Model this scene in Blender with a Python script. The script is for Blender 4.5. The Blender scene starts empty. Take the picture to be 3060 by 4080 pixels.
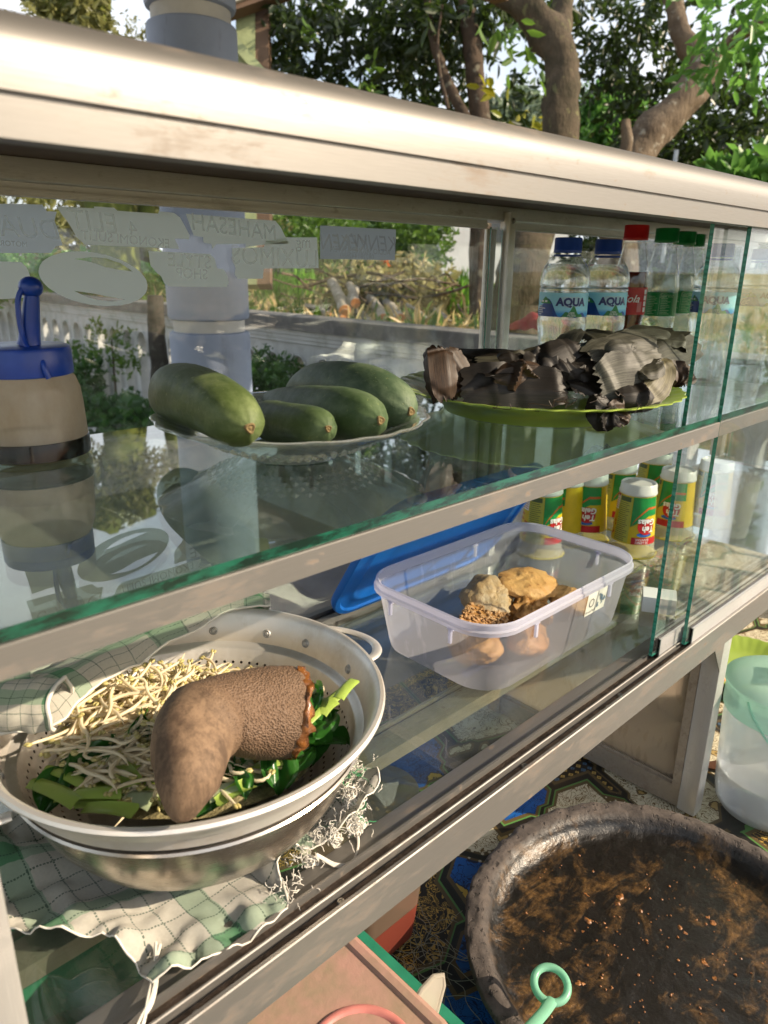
import bpy, math, random
import numpy as np
from mathutils import Vector, Matrix, noise, geometry
sc = bpy.context.scene
col = sc.collection
random.seed(7); rng = np.random.default_rng(7)
pi = math.pi; R_ = math.radians
# ------------------------------------------------------------------ camera
# origin = the phone; X runs along the cabinet, Y into its depth, table at z = -0.70, terrace floor at z = -1.45
YAW, PITCH, ROLL = R_(0.83), R_(18.52), R_(0.82)
a_ = pi/4 + YAW
fh = Vector((math.cos(a_), math.sin(a_), 0)); rt = Vector((math.sin(a_), -math.cos(a_), 0)); upz = Vector((0, 0, 1))
CW = fh*math.cos(PITCH) - upz*math.sin(PITCH)
u0 = upz*math.cos(PITCH) + fh*math.sin(PITCH)
CR = rt*math.cos(ROLL) + u0*math.sin(ROLL)
CU = -rt*math.sin(ROLL) + u0*math.cos(ROLL)
cam = bpy.data.cameras.new('camera'); camo = bpy.data.objects.new('camera', cam); col.objects.link(camo)
mw = Matrix((CR, CU, -CW)).transposed().to_4x4(); camo.matrix_world = mw
cam.sensor_fit = 'VERTICAL'; cam.sensor_height = 36; cam.sensor_width = 27
cam.lens = 2927/4080*36
cam.clip_start = 0.02; cam.clip_end = 500
cam.dof.use_dof = True; cam.dof.focus_distance = 0.68; cam.dof.aperture_fstop = 11
sc.camera = camo
# ------------------------------------------------------------------ light
SUN_DIR = Vector((0.72, -1.0, 0)).normalized()
SUN_EL = R_(29)
w = bpy.data.worlds.new('World'); sc.world = w; w.use_nodes = True
nt = w.node_tree; nt.nodes.clear()
wo = nt.nodes.new('ShaderNodeOutputWorld'); bg = nt.nodes.new('ShaderNodeBackground'); sky = nt.nodes.new('ShaderNodeTexSky')
sky.sky_type = 'NISHITA'; sky.sun_disc = False; sky.sun_elevation = SUN_EL
sky.sun_rotation = math.atan2(SUN_DIR.x, SUN_DIR.y)
sky.dust_density = 4.0; sky.air_density = 1.0; sky.ozone_density = 1.0
bg.inputs['Strength'].default_value = 0.15
# broken white cloud over the whole sky
wtc = nt.nodes.new('ShaderNodeTexCoord'); wn = nt.nodes.new('ShaderNodeTexNoise'); wn.inputs['Scale'].default_value = 2.6; wn.inputs['Detail'].default_value = 7; wn.inputs['Roughness'].default_value = .58
nt.links.new(wtc.outputs['Generated'], wn.inputs['Vector'])
wr = nt.nodes.new('ShaderNodeMapRange'); wr.inputs[1].default_value = .36; wr.inputs[2].default_value = .56; nt.links.new(wn.outputs[0], wr.inputs[0])
wm = nt.nodes.new('ShaderNodeMix'); wm.data_type = 'RGBA'; wm.inputs[7].default_value = (5.0, 5.15, 5.4, 1)
nt.links.new(wr.outputs[0], wm.inputs[0]); nt.links.new(sky.outputs[0], wm.inputs[6]); nt.links.new(wm.outputs[2], bg.inputs[0]); nt.links.new(bg.outputs[0], wo.inputs[0])
sl = bpy.data.lights.new('sun', 'SUN'); sl.energy = 4.9; sl.angle = R_(0.53); sl.color = (1.0, 0.83, 0.62)
so = bpy.data.objects.new('sun', sl); col.objects.link(so)
sd = (SUN_DIR*math.cos(SUN_EL) + upz*math.sin(SUN_EL)).normalized()
so.rotation_euler = sd.to_track_quat('Z', 'Y').to_euler(); so.location = sd*6
sc.view_settings.view_transform = 'Standard'; sc.view_settings.look = 'None'
sc.view_settings.exposure = 0.8; sc.view_settings.gamma = 1.0
cy = sc.cycles
cy.use_denoising = True
cy.max_bounces = 12; cy.diffuse_bounces = 4; cy.glossy_bounces = 6; cy.transmission_bounces = 10; cy.transparent_max_bounces = 32
cy.caustics_reflective = False; cy.caustics_refractive = False; cy.sample_clamp_indirect = 6; cy.blur_glossy = 0.5
# ------------------------------------------------------------------ pixels of the photograph (1659 wide) to points
FP = 2927/3060*1659
def ray(x, y): return CR*((x-829.5)/FP) - CU*((y-1106)/FP) + CW
def onz(x, y, z): v = ray(x, y); return v*(z/v.z)
def ony(x, y, Y): v = ray(x, y); return v*(Y/v.y)
def onx(x, y, X): v = ray(x, y); return v*(X/v.x)
def dep(x, y, d): return ray(x, y)*d
# ------------------------------------------------------------------ mesh helpers
class MB:
    def __init__(s): s.v = []; s.f = []; s.m = []; s.uv = []
    def add(s, vs, fs, m=0, uvs=None):
        b = len(s.v); s.v += [tuple(p) for p in vs]
        for i, f in enumerate(fs):
            s.f.append([b+k for k in f]); s.m.append(m if isinstance(m, int) else m[i])
            s.uv.append([uvs[k] for k in f] if uvs else None)
        return s
    def box(s, x0, x1, y0, y1, z0, z1, m=0):
        vs = [(x, y, z) for x in (x0, x1) for y in (y0, y1) for z in (z0, z1)]
        return s.add(vs, [(0,1,3,2),(4,6,7,5),(0,4,5,1),(2,3,7,6),(0,2,6,4),(1,5,7,3)], m)
    def ext(s, prof, axis, a0, a1, m=0):
        # prof: closed list of 2-D points; axis 'x' -> (y,z), 'y' -> (x,z), 'z' -> (x,y)
        def P(p, a): return {'x': (a, p[0], p[1]), 'y': (p[0], a, p[1]), 'z': (p[0], p[1], a)}[axis]
        n = len(prof); vs = [P(p, a0) for p in prof] + [P(p, a1) for p in prof]
        fs = [(i, (i+1) % n, n+(i+1) % n, n+i) for i in range(n)]
        fs += [tuple(range(n-1, -1, -1)), tuple(range(n, 2*n))]
        return s.add(vs, fs, m)
    def lathe(s, prof, n=32, c=(0,0,0), m=0, rfn=None, a0=0, a1=2*pi):
        full = abs(a1-a0-2*pi) < 1e-6
        N = n if full else n+1
        vs = []
        for (r, z) in prof:
            for i in range(N):
                a = a0+(a1-a0)*i/n; rr = r*(rfn(a, r, z) if rfn else 1)
                vs.append((c[0]+rr*math.cos(a), c[1]+rr*math.sin(a), c[2]+z))
        fs = []; ms = []
        for j in range(len(prof)-1):
            for i in range(n):
                i2 = (i+1) % N if full else i+1
                fs.append((j*N+i, j*N+i2, (j+1)*N+i2, (j+1)*N+i)); ms.append(m if isinstance(m, int) else m[j])
        return s.add(vs, fs, ms)
    def tube(s, pts, rad, n=8, m=0, caps=True, flat=1.0):
        pts = [Vector(p) for p in pts]; k = len(pts)
        if not hasattr(rad, '__len__'): rad = [rad]*k
        vs = []; t0 = (pts[1]-pts[0]).normalized()
        ref = Vector((0,0,1)) if abs(t0.z) < .9 else Vector((1,0,0))
        nrm = t0.cross(ref).normalized()
        for i in range(k):
            t = (pts[min(i+1,k-1)]-pts[max(i-1,0)]).normalized()
            nrm = (nrm - t*nrm.dot(t)).normalized(); b = t.cross(nrm)
            for j in range(n):
                a = 2*pi*j/n; vs.append(pts[i] + (nrm*math.cos(a) + b*math.sin(a)*flat)*rad[i])
        fs = [(i*n+j, i*n+(j+1) % n, (i+1)*n+(j+1) % n, (i+1)*n+j) for i in range(k-1) for j in range(n)]
        if caps: fs += [tuple(range(n-1,-1,-1)), tuple(range((k-1)*n, k*n))]
        return s.add(vs, fs, m)
    def sheet(s, fn, nu, nv, m=0, uvs=(1,1)):
        vs = []; uv = []
        for i in range(nu+1):
            for j in range(nv+1):
                vs.append(fn(i/nu, j/nv)); uv.append((i/nu*uvs[0], j/nv*uvs[1]))
        fs = [(i*(nv+1)+j, (i+1)*(nv+1)+j, (i+1)*(nv+1)+j+1, i*(nv+1)+j+1) for i in range(nu) for j in range(nv)]
        return s.add(vs, fs, m, uv)
    def poly(s, pts, m=0, holes=()):
        loops = [[Vector(p) for p in pts]] + [[Vector(p) for p in h] for h in holes]
        tri = geometry.tessellate_polygon(loops); flat = [p for l in loops for p in l]
        return s.add(flat, [tuple(t) for t in tri], m)
    def mesh(s, name, mats, smooth=40):
        me = bpy.data.meshes.new(name); me.from_pydata(s.v, [], s.f)
        for m in (mats if isinstance(mats, (list, tuple)) else [mats]): me.materials.append(m)
        me.polygons.foreach_set('material_index', s.m)
        if any(u is not None for u in s.uv):
            L = me.uv_layers.new(name='UVMap'); flat = []
            for f, u in zip(s.f, s.uv):
                for k in range(len(f)): flat += (u[k] if u else (0, 0))
            L.data.foreach_set('uv', flat)
        if smooth:
            me.polygons.foreach_set('use_smooth', [True]*len(me.polygons))
            me.set_sharp_from_angle(angle=R_(smooth))
        me.validate(); me.update(); return me
    def obj(s, name, mats, parent=None, loc=None, rot=None, smooth=40, **k):
        return link(name, s.mesh(name, mats, smooth), parent, loc, rot, **k)
def link(name, data, parent=None, loc=None, rot=None, label=None, cat=None, group=None, kind=None):
    o = bpy.data.objects.new(name, data); col.objects.link(o)
    if parent: o.parent = parent
    if loc is not None: o.location = loc
    if rot is not None: o.rotation_euler = rot
    if label: o['label'] = label
    if cat: o['category'] = cat
    if group: o['group'] = group
    if kind: o['kind'] = kind
    return o
def thing(name, label, cat, loc=(0,0,0), rot=(0,0,0), group=None): return link(name, None, None, loc, rot, label, cat, group)
def dup(root, loc=None, rot=None, label=None):
    r = root.copy(); col.objects.link(r)
    if loc is not None: r.location = loc
    if rot is not None: r.rotation_euler = rot
    if label: r['label'] = label
    for ch in list(root.children):
        c = ch.copy(); col.objects.link(c); c.parent = r
        for g in list(ch.children):
            d = g.copy(); col.objects.link(d); d.parent = c
    return r
def nz(p, s=1.0, o=0): return noise.noise(Vector((p[0]*s+o, p[1]*s+o*1.7, p[2]*s-o)))
def spline(pts, n):
    # Catmull-Rom through pts
    P = [Vector(p) for p in pts]; P = [P[0]*2-P[1]] + P + [P[-1]*2-P[-2]]; out = []
    segs = len(P)-3
    for k in range(n+1):
        t = k/n*segs; i = min(int(t), segs-1); t -= i
        a, b, c, d = P[i:i+4]
        out.append(.5*((2*b) + (c-a)*t + (2*a-5*b+4*c-d)*t*t + (3*b-a-3*c+d)*t**3))
    return out
def rrect(x0, x1, y0, y1, r, n=6):
    out = []
    for cx, cy_, s in ((x1-r, y1-r, 0), (x0+r, y1-r, 1), (x0+r, y0+r, 2), (x1-r, y0+r, 3)):
        for k in range(n+1):
            a = s*pi/2 + k/n*pi/2; out.append((cx+r*math.cos(a), cy_+r*math.sin(a)))
    return out
def text2d(txt, size=1.0, shear=0.0, bold=0.0):
    cu = bpy.data.curves.new('lettering', 'FONT'); cu.body = txt; cu.size = size; cu.align_x = 'CENTER'; cu.align_y = 'CENTER'
    cu.shear = shear; cu.offset = bold; cu.resolution_u = 3; cu.fill_mode = 'FRONT' if False else 'BOTH'
    o = bpy.data.objects.new('lettering', cu); col.objects.link(o)
    me = bpy.data.meshes.new_from_object(o.evaluated_get(bpy.context.evaluated_depsgraph_get()))
    vs = [(v.co.x, v.co.y) for v in me.vertices]; fs = [tuple(p.vertices) for p in me.polygons]
    bpy.data.objects.remove(o); bpy.data.curves.remove(cu); bpy.data.meshes.remove(me)
    return vs, fs
# ------------------------------------------------------------------ material helpers
class NT:
    def __init__(s, name):
        s.m = bpy.data.materials.new(name); s.m.use_nodes = True; s.t = s.m.node_tree; s.t.nodes.clear()
        s.out = s.n('OutputMaterial'); s._tc = None
    def n(s, t, **k):
        x = s.t.nodes.new('ShaderNode'+t)
        for a, b in k.items():
            if hasattr(x, a): setattr(x, a, b)
        return x
    def l(s, a, b): s.t.links.new(a, b)
    def set(s, sock, v):
        if hasattr(v, 'is_output'): s.l(v, sock)
        elif isinstance(v, (tuple, list)) and len(v) == 3 and sock.type == 'RGBA': sock.default_value = (*v, 1)
        else: sock.default_value = v
    @property
    def tc(s):
        if not s._tc: s._tc = s.n('TexCoord')
        return s._tc
    def co(s, kind='Object', scale=(1,1,1), rot=(0,0,0)):
        mp = s.n('Mapping'); s.l(s.tc.outputs[kind], mp.inputs[0]); mp.inputs['Scale'].default_value = scale; mp.inputs['Rotation'].default_value = rot
        return mp.outputs[0]
    def noise(s, scale=5, detail=4, rough=.55, co=None, dist=0, out=0):
        x = s.n('TexNoise'); x.inputs['Scale'].default_value = scale; x.inputs['Detail'].default_value = detail
        x.inputs['Roughness'].default_value = rough; x.inputs['Distortion'].default_value = dist
        s.l(co if co is not None else s.tc.outputs['Object'], x.inputs['Vector']); return x.outputs[out]
    def vor(s, scale=5, feature='F1', co=None, out='Distance', rnd=1.0, metric='EUCLIDEAN'):
        x = s.n('TexVoronoi'); x.feature = feature; x.distance = metric
        x.inputs['Scale'].default_value = scale; x.inputs['Randomness'].default_value = rnd
        s.l(co if co is not None else s.tc.outputs['Object'], x.inputs['Vector']); return x.outputs[out]
    def wave(s, scale=5, co=None, dist=0, dirn='X', detail=2, prof='SIN'):
        x = s.n('TexWave'); x.inputs['Scale'].default_value = scale; x.inputs['Distortion'].default_value = dist; x.bands_direction = dirn
        x.inputs['Detail'].default_value = detail; x.wave_profile = prof
        s.l(co if co is not None else s.tc.outputs['Object'], x.inputs['Vector']); return x.outputs['Fac']
    def ramp(s, f, stops, interp='LINEAR'):
        x = s.n('ValToRGB'); x.color_ramp.interpolation = interp; e = x.color_ramp.elements
        while len(e) < len(stops): e.new(.5)
        for k, (p, c) in zip(e, stops):
            k.position = p; k.color = (*c, 1) if hasattr(c, '__len__') else (c, c, c, 1)
        s.l(f, x.inputs[0]); return x.outputs[0]
    def math(s, op, a, b=None, c=None, clamp=False):
        x = s.n('Math'); x.operation = op; x.use_clamp = clamp; s.set(x.inputs[0], a)
        if b is not None: s.set(x.inputs[1], b)
        if c is not None: s.set(x.inputs[2], c)
        return x.outputs[0]
    def mix(s, f, a, b, mode='MIX'):
        x = s.n('Mix'); x.data_type = 'RGBA'; x.blend_type = mode
        s.set(x.inputs[0], f); s.set(x.inputs[6], a); s.set(x.inputs[7], b); return x.outputs[2]
    def sep(s, v):
        x = s.n('SeparateXYZ'); s.l(v, x.inputs[0]); return x.outputs
    def bump(s, h, strength=.3, dist=.002, prev=None):
        x = s.n('Bump'); x.inputs['Strength'].default_value = strength; x.inputs['Distance'].default_value = dist; s.l(h, x.inputs['Height'])
        if prev is not None: s.l(prev, x.inputs['Normal'])
        return x.outputs[0]
    def pbsdf(s, color=(.5,.5,.5), rough=.5, metal=0, normal=None, spec=.5, trans=0, ior=1.45, coat=0, sss=0, alpha=None, sheen=0):
        b = s.n('BsdfPrincipled'); I = b.inputs
        s.set(I['Base Color'], color); s.set(I['Roughness'], rough); s.set(I['Metallic'], metal); s.set(I['Specular IOR Level'], spec)
        s.set(I['Transmission Weight'], trans); s.set(I['IOR'], ior); s.set(I['Coat Weight'], coat)
        if sss: I['Subsurface Weight'].default_value = sss; I['Subsurface Radius'].default_value = (.01,.006,.003); I['Subsurface Scale'].default_value = .5
        if sheen: I['Sheen Weight'].default_value = sheen
        if alpha is not None: s.set(I['Alpha'], alpha)
        if normal is not None: s.l(normal, I['Normal'])
        return b.outputs[0]
    def mixs(s, f, a, b):
        x = s.n('MixShader'); s.set(x.inputs[0], f); s.l(a, x.inputs[1]); s.l(b, x.inputs[2]); return x.outputs[0]
    def done(s, sh): s.l(sh, s.out.inputs[0]); return s.m
    def transp(s, c): x = s.n('BsdfTransparent'); s.set(x.inputs[0], c); return x.outputs[0]
    def gloss(s, c, r, normal=None):
        x = s.n('BsdfAnisotropic'); s.set(x.inputs['Color'], c); s.set(x.inputs['Roughness'], r)
        if normal is not None: s.l(normal, x.inputs['Normal'])
        return x.outputs[0]
    def diff(s, c, normal=None):
        x = s.n('BsdfDiffuse'); s.set(x.inputs[0], c)
        if normal is not None: s.l(normal, x.inputs['Normal'])
        return x.outputs[0]
    def transl(s, c): x = s.n('BsdfTranslucent'); s.set(x.inputs[0], c); return x.outputs[0]
    def schlick(s, f0=.04, mul=1.0):
        lw = s.n('LayerWeight'); lw.inputs['Blend'].default_value = .5
        p = s.math('POWER', lw.outputs['Facing'], 5.0)
        return s.math('MULTIPLY', s.math('MULTIPLY_ADD', p, 1-f0, f0), mul, clamp=True)
def plain(name, c, rough=.5, metal=0, var=.15, vs=12, bump=0, bs=80, bd=.001, spec=.5, coat=0, sss=0, c2=None):
    t = NT(name); n = t.noise(vs, 5)
    c2 = c2 or tuple(x*(1-var*2) for x in c)
    cc = t.mix(t.ramp(n, [(.35, 0), (.7, 1)]), c, c2)
    r = t.math('ADD', t.math('MULTIPLY', t.noise(vs*2.3, 3), .18), rough-.09, clamp=True)
    nm = t.bump(t.noise(bs, 4), bump, bd) if bump else None
    return t.done(t.pbsdf(cc, r, metal, nm, spec, coat=coat, sss=sss))
def thinglass(name, tint=(.93,.97,.95), f0=.045, dirt=.05, ds=6, rough=.0, mul=1.0, smear=None):
    t = NT(name)
    base = t.mixs(t.schlick(f0, mul), t.transp(tint), t.gloss((1,1,1), rough))
    if dirt:
        d = t.ramp(t.noise(ds, 6, .7, dist=.6), [(.4, .12), (.75, 1)])
        sp = t.ramp(t.noise(ds*28, 2), [(.66, 0), (.72, 1)])
        f = t.math('MULTIPLY', t.math('ADD', d, t.math('MULTIPLY', sp, .8)), dirt, clamp=True)
        base = t.mixs(f, base, t.diff((.62,.6,.56)))
    return t.done(base)
# ------------------------------------------------------------------ materials
def alu_mat(name, base, dirt, rough=.4, ax=(2,60,60), dirtc=(.16,.1,.055), lo=.56):
    t = NT(name); st = t.noise(30, 4, .6, t.co('Object', ax))
    big = t.noise(17, 8, .8, t.co('Object', (.5,1.6,1.6))); spots = t.ramp(t.noise(70, 3, .6, t.co('Object', (.6,1,1))), [(.66, 0), (.72, 1)])
    c = t.mix(t.math('MULTIPLY', t.ramp(st, [(.3, 0), (.7, 1)]), .35), base, tuple(x*.72 for x in base))
    d = t.math('MULTIPLY', t.math('ADD', t.ramp(big, [(lo, 0), (lo+.2, 1)]), t.math('MULTIPLY', spots, .7)), dirt, clamp=True)
    scr = t.ramp(t.noise(9, 6, .8, t.co('Object', tuple(x*.9 if x < 10 else x*2.4 for x in ax))), [(.62, 0), (.70, 1)])
    c = t.mix(t.math('MULTIPLY', scr, .3), c, tuple(min(1, x*1.35) for x in base))
    c = t.mix(d, c, dirtc)
    r = t.math('ADD', t.math('MULTIPLY', st, .16), rough-.08)
    r = t.math('ADD', r, t.math('MULTIPLY', d, .3), clamp=True)
    met = t.math('SUBTRACT', .72, d, clamp=True)
    return t.done(t.pbsdf(c, r, met, t.bump(st, .08, .0004)))
ALU = alu_mat('satin_aluminium', (.225,.217,.205), .75, .48, lo=.53)
ALU_DIRTY = alu_mat('soiled_aluminium', (.62,.62,.62), .5, .45, dirtc=(.14,.12,.1), lo=.52)
ALU_Z = alu_mat('upright_aluminium', (.60,.59,.57), .4, .42, (60,60,2))
ALU_OLD = alu_mat('tarnished_aluminium', (.42,.36,.29), .8, .5, (60,2,60), (.12,.075,.04), .48)
GRIT = plain('track_grit', (.28,.2,.14), .95, var=.35, vs=90, bump=.9, bs=260, bd=.002)
BLACKP = plain('black_plastic', (.02,.019,.018), .5, bump=.2)
PLY = plain('plywood_ceiling', (.1,.065,.045), .7, vs=20, bump=.2)
GLASS = thinglass('clear_glass', (.95,.975,.965), .045, .028, 5)
GLASS_SHELF = thinglass('shelf_glass', (.64,.73,.68), .06, .012, 7, mul=1.45)
GLASS_FLOOR = thinglass('floor_glass', (.80,.86,.83), .05, .03, 9, mul=1.3)
GLASS_BACK = thinglass('dusty_back_glass', (.96,.975,.97), .04, .03, 9)
t = NT('green_glass_edge'); e_ = t.noise(60, 3, .6, t.co('Object', (1,1,6)))
EDGE = t.done(t.pbsdf(t.mix(t.ramp(e_, [(.35,0),(.65,1)]), (.01,.13,.09), (.05,.34,.25)), .15, 0, None, .6, coat=.5))
t = NT('green_glass_edge_dark'); e_ = t.noise(40, 4, .7, t.co('Object', (1,1,4)))
EDGE_D = t.done(t.pbsdf(t.mix(t.ramp(e_, [(.4,0),(.6,1)]), (.004,.016,.010), (.008,.085,.052)), .22, 0, None, .6, coat=.3))
t = NT('frosted_pattern_glass'); v_ = t.vor(26, 'SMOOTH_F1'); wv = t.wave(9, t.co('Object', (1,30,30)), 6, 'Y', 3)
h_ = t.math('ADD', t.math('MULTIPLY', v_, .8), t.math('MULTIPLY', wv, .5)); nb = t.bump(h_, 1.0, .014)
FROST = t.done(t.mixs(.6, t.pbsdf(t.mix(t.ramp(t.math('ADD', t.vor(34, 'F1'), t.math('MULTIPLY', t.wave(26, None, 9, 'Y', 3), .35)), [(.42,0),(.55,1)]), (.36,.29,.22), (.62,.55,.46)), .14, 0, nb, .9), t.mixs(.3, t.transl((.8,.7,.6)), t.transp((.75,.7,.64)))))
SCREW = plain('screw_steel', (.25,.24,.22), .4, .9)
# ------------------------------------------------------------------ setting
t = NT('terrace_concrete'); n1 = t.noise(3, 6, .6); n2 = t.noise(40, 4)
c_ = t.mix(t.ramp(n1, [(.3,0),(.7,1)]), (.2,.18,.16), (.09,.08,.07)); c_ = t.mix(t.math('MULTIPLY', n2, .3), c_, (.28,.26,.23))
FLOORM = t.done(t.pbsdf(c_, .85, 0, t.bump(n2, .3, .004)))
t = NT('garden_soil'); n1 = t.noise(1.4, 6, .6); n2 = t.noise(14, 5, .7)
c_ = t.mix(t.ramp(n1, [(.4,0),(.6,1)]), (.26,.20,.09), (.48,.34,.19)); c_ = t.mix(t.ramp(n2, [(.45,0),(.62,1)]), c_, (.11,.16,.03))
SOIL = t.done(t.pbsdf(c_, .95, 0, t.bump(n2, .6, .03)))
m = MB(); m.box(-3, 2.7, -3, 9, -1.55, -1.45); m.obj('terrace_floor', FLOORM, kind='structure', smooth=0)
def terrain(u, v):
    x = 2.7 + (u**2.2)*120; y = -14 + v*60
    h = -.40 + .06*nz((x, y, 0), .8) + .03*nz((x, y, 3), 2.7)
    if x < 3.2: h -= (3.2-x)*.5
    return (x, y - u*40*(1-v) + u*50*v, h - .0*u)
m = MB(); m.sheet(terrain, 60, 90); m.obj('ground', SOIL, kind='structure')
m = MB(); m.box(-60, 122, 9, 130, -1.2, -.5); m.box(-60, -3, -60, 9, -1.6, -1.5); m.box(-3, 122, -60, -3, -1.6, -1.5)
m.obj('ground', SOIL, kind='structure', smooth=0)
# roof over the stall, held by the round pillar
ROOFM = plain('roof_board', (.3,.27,.23), .8, vs=3)
BEAMM = plain('roof_timber', (.16,.1,.06), .8, vs=9, bump=.3)
roof = thing('stall_roof', 'low flat board roof over the food stall carried by the blue pillar', 'roof', (0,0,1.25))
m = MB(); m.box(-2.2, 3.1, -.72, 2.55, .0, .03); m.obj('roof_sheet', ROOFM, roof, smooth=0)
for y in (-.7, .9, 2.43):
    m = MB(); m.box(-2.2, 3.1, y, y+.08, -.1, -.002); m.obj('beam', BEAMM, roof, smooth=0)
# table and cloth
WOODT = plain('table_wood', (.22,.13,.07), .6, vs=8)
tab = thing('table', 'long wooden table under the batik cloth', 'table', (0,0,-1.45))
m = MB(); m.box(-.35, 1.95, -.12, .78, .712, .744); m.obj('table_top', WOODT, tab, smooth=0)
for x in (-.3, 1.84):
    for y in (-.08, .68):
        m = MB(); m.box(x, x+.06, y, y+.06, 0, .712); m.obj('leg', WOODT, tab, smooth=0)
# batik cloth
t = NT('batik_cloth'); wp = t.n('Mapping'); t.l(t.tc.outputs['Object'], wp.inputs[0]); wp.inputs['Rotation'].default_value = (0,0,.32)
co = wp.outputs[0]
def warp(amt, sc):
    w_ = t.n('VectorMath'); w_.operation = 'MULTIPLY_ADD'; t.l(t.noise(sc, 2, co=co, out=1), w_.inputs[0]); w_.inputs[1].default_value = (amt,amt,0); t.l(co, w_.inputs[2]); return w_.outputs[0]
cw = warp(.012, 14); cb = warp(.05, 7)
def band(v, a, b): return t.math('MULTIPLY', t.math('GREATER_THAN', v, a), t.math('LESS_THAN', v, b))
def line(v, c, w_): return t.math('LESS_THAN', t.math('ABSOLUTE', t.math('SUBTRACT', v, c)), w_)
PS = 7.5
cell = t.vor(PS, 'F1', co, 'Color', .8, 'CHEBYCHEV'); e1 = t.vor(PS, 'F1', co, 'Distance', .8, 'CHEBYCHEV'); e2 = t.vor(PS, 'F2', co, 'Distance', .8, 'CHEBYCHEV'); edge = t.math('SUBTRACT', e2, e1)
rv = t.sep(cell)
vine = t.noise(42, 2, .5, cb, dist=1.5); vl = t.math('MAXIMUM', line(vine, .42, .012), t.math('MAXIMUM', line(vine, .5, .014), line(vine, .58, .012)))
fl = t.vor(26, 'F1', cw, 'Distance', .7); petal = t.math('ADD', fl, t.math('MULTIPLY', t.noise(120, 1, co=cw), .22))
dg = t.vor(88, 'F1', cw, 'Distance', .12, 'MANHATTAN'); dgc = t.sep(t.vor(88, 'F1', cw, 'Color', .12, 'MANHATTAN'))
blue = t.mix(t.noise(9, 3, co=co), (.008,.075,.30), (.012,.11,.38)); blue = t.mix(vl, blue, (.004,.02,.09))
blue = t.mix(band(petal, 0, .42), blue, (.50,.33,.05)); blue = t.mix(band(petal, .16, .20), blue, (.02,.02,.03)); blue = t.mix(band(petal, .0, .13), blue, (.58,.52,.38)); blue = t.mix(band(petal, .40, .45), blue, (.006,.015,.05))
dark = t.mix(band(dg, 0, .40), (.013,.010,.008), t.mix(t.math('GREATER_THAN', dgc[0], .55), (.46,.31,.08), (.06,.13,.22))); dark = t.mix(band(dg, .12, .20), dark, (.012,.01,.01))
gold = t.mix(vl, (.016,.012,.009), (.50,.32,.07)); gold = t.mix(band(petal, .0, .30), gold, (.50,.34,.09)); gold = t.mix(band(petal, .10, .16), gold, (.02,.014,.01)); gold = t.mix(band(petal, .22, .26), gold, (.02,.014,.01))
cream = t.mix(vl, (.60,.55,.40), (.15,.09,.025)); cream = t.mix(band(petal, .0, .34), cream, (.40,.28,.10)); cream = t.mix(band(petal, .13, .19), cream, (.1,.06,.02)); cream = t.mix(band(petal, .0, .09), cream, (.62,.58,.46)); cream = t.mix(band(petal, .31, .36), cream, (.1,.06,.02))
gx = t.sep(t.tc.outputs['Object'])[0]
c_ = t.mix(t.math('GREATER_THAN', rv[0], .40), blue, gold); c_ = t.mix(t.math('GREATER_THAN', rv[0], .68), c_, dark)
c_ = t.mix(t.math('GREATER_THAN', t.math('ADD', rv[1], t.math('MULTIPLY', t.math('SUBTRACT', gx, .75), .9)), .62), c_, cream)
dots = t.math('GREATER_THAN', t.vor(110, 'F1', cw, 'Distance', 0.0), .33)
c_ = t.mix(band(edge, .045, .085), c_, t.mix(dots, (.56,.50,.36), (.10,.07,.03)))
c_ = t.mix(band(edge, .025, .045), c_, t.mix(t.math('GREATER_THAN', rv[2], .55), (.02,.018,.015), t.mix(t.math('GREATER_THAN', rv[2], .25), (.40,.29,.05), (.09,.22,.06))))
c_ = t.mix(t.math('LESS_THAN', edge, .025), c_, (.014,.012,.010))
BATIK = t.done(t.pbsdf(c_, .34, 0, t.bump(t.noise(25, 3), .15, .003), .5))
def cloth(u, v):
    x = -.37+u*2.34; y = -.15+v*.95
    return (x, y, -.7035 + .0022*nz((x, y, 0), 9))
m = MB(); m.sheet(cloth, 120, 60)
m.obj('batik_tablecloth', BATIK, label='blue, gold and black patchwork batik oilcloth covering the table', cat='tablecloth')
# ------------------------------------------------------------------ display cabinet
cab = thing('display_cabinet', 'long aluminium and glass food display cabinet standing on the batik table', 'cabinet', (0,0,-.70))
def cobj(mb, name, mats, smooth=40, parent=None, **k):
    mb.v = [(x, y, z+.70) for x, y, z in mb.v] if parent is None else mb.v
    if parent is not None: mb.v = [(x, y, z+.70) for x, y, z in mb.v]
    return mb.obj(name, mats, parent or cab, smooth=smooth, **k)
X0, X1 = .03, 1.72
prof = [(.285,.039),(.2848,.0518),(.2868,.0523),(.2868,.0532),(.2848,.0537),(.2848,.064),(.2856,.069),(.2876,.0735),(.291,.077),(.295,.0795),(.300,.0810),(.31,.0815),(.345,.0815),(.345,.078),(.303,.078),(.2995,.07),(.299,.039)]
m = MB(); m.ext(prof[::-1], 'x', X0-.01, X1+.01); cobj(m, 'top_rail', ALU, 50)
m = MB(); m.ext([(.30,.046),(.30,.060),(.345,.060),(.345,.046),(.342,.046),(.342,.056),(.3235,.056),(.3235,.046),(.3205,.046),(.3205,.056),(.303,.056),(.303,.046)], 'x', X0, X1); cobj(m, 'upper_track', ALU_DIRTY, 0)
m = MB(); m.box(X0, X1, .3455, .672, .074, .0775); cobj(m, 'ceiling_panel', PLY, 0)
m = MB(); m.ext([(.625,.0735),(.672,.0735),(.672,.057),(.6255,.057),(.6248,.058),(.6248,.0725)], 'x', X0, X1); cobj(m, 'rear_top_rail', ALU_DIRTY, 30)
m = MB(); m.box(X0, .79, .632, .642, .047, .0568); m.box(X0, .79, .630, .6318, .0495, .052); cobj(m, 'pane_frame', ALU_DIRTY, 0)
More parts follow.
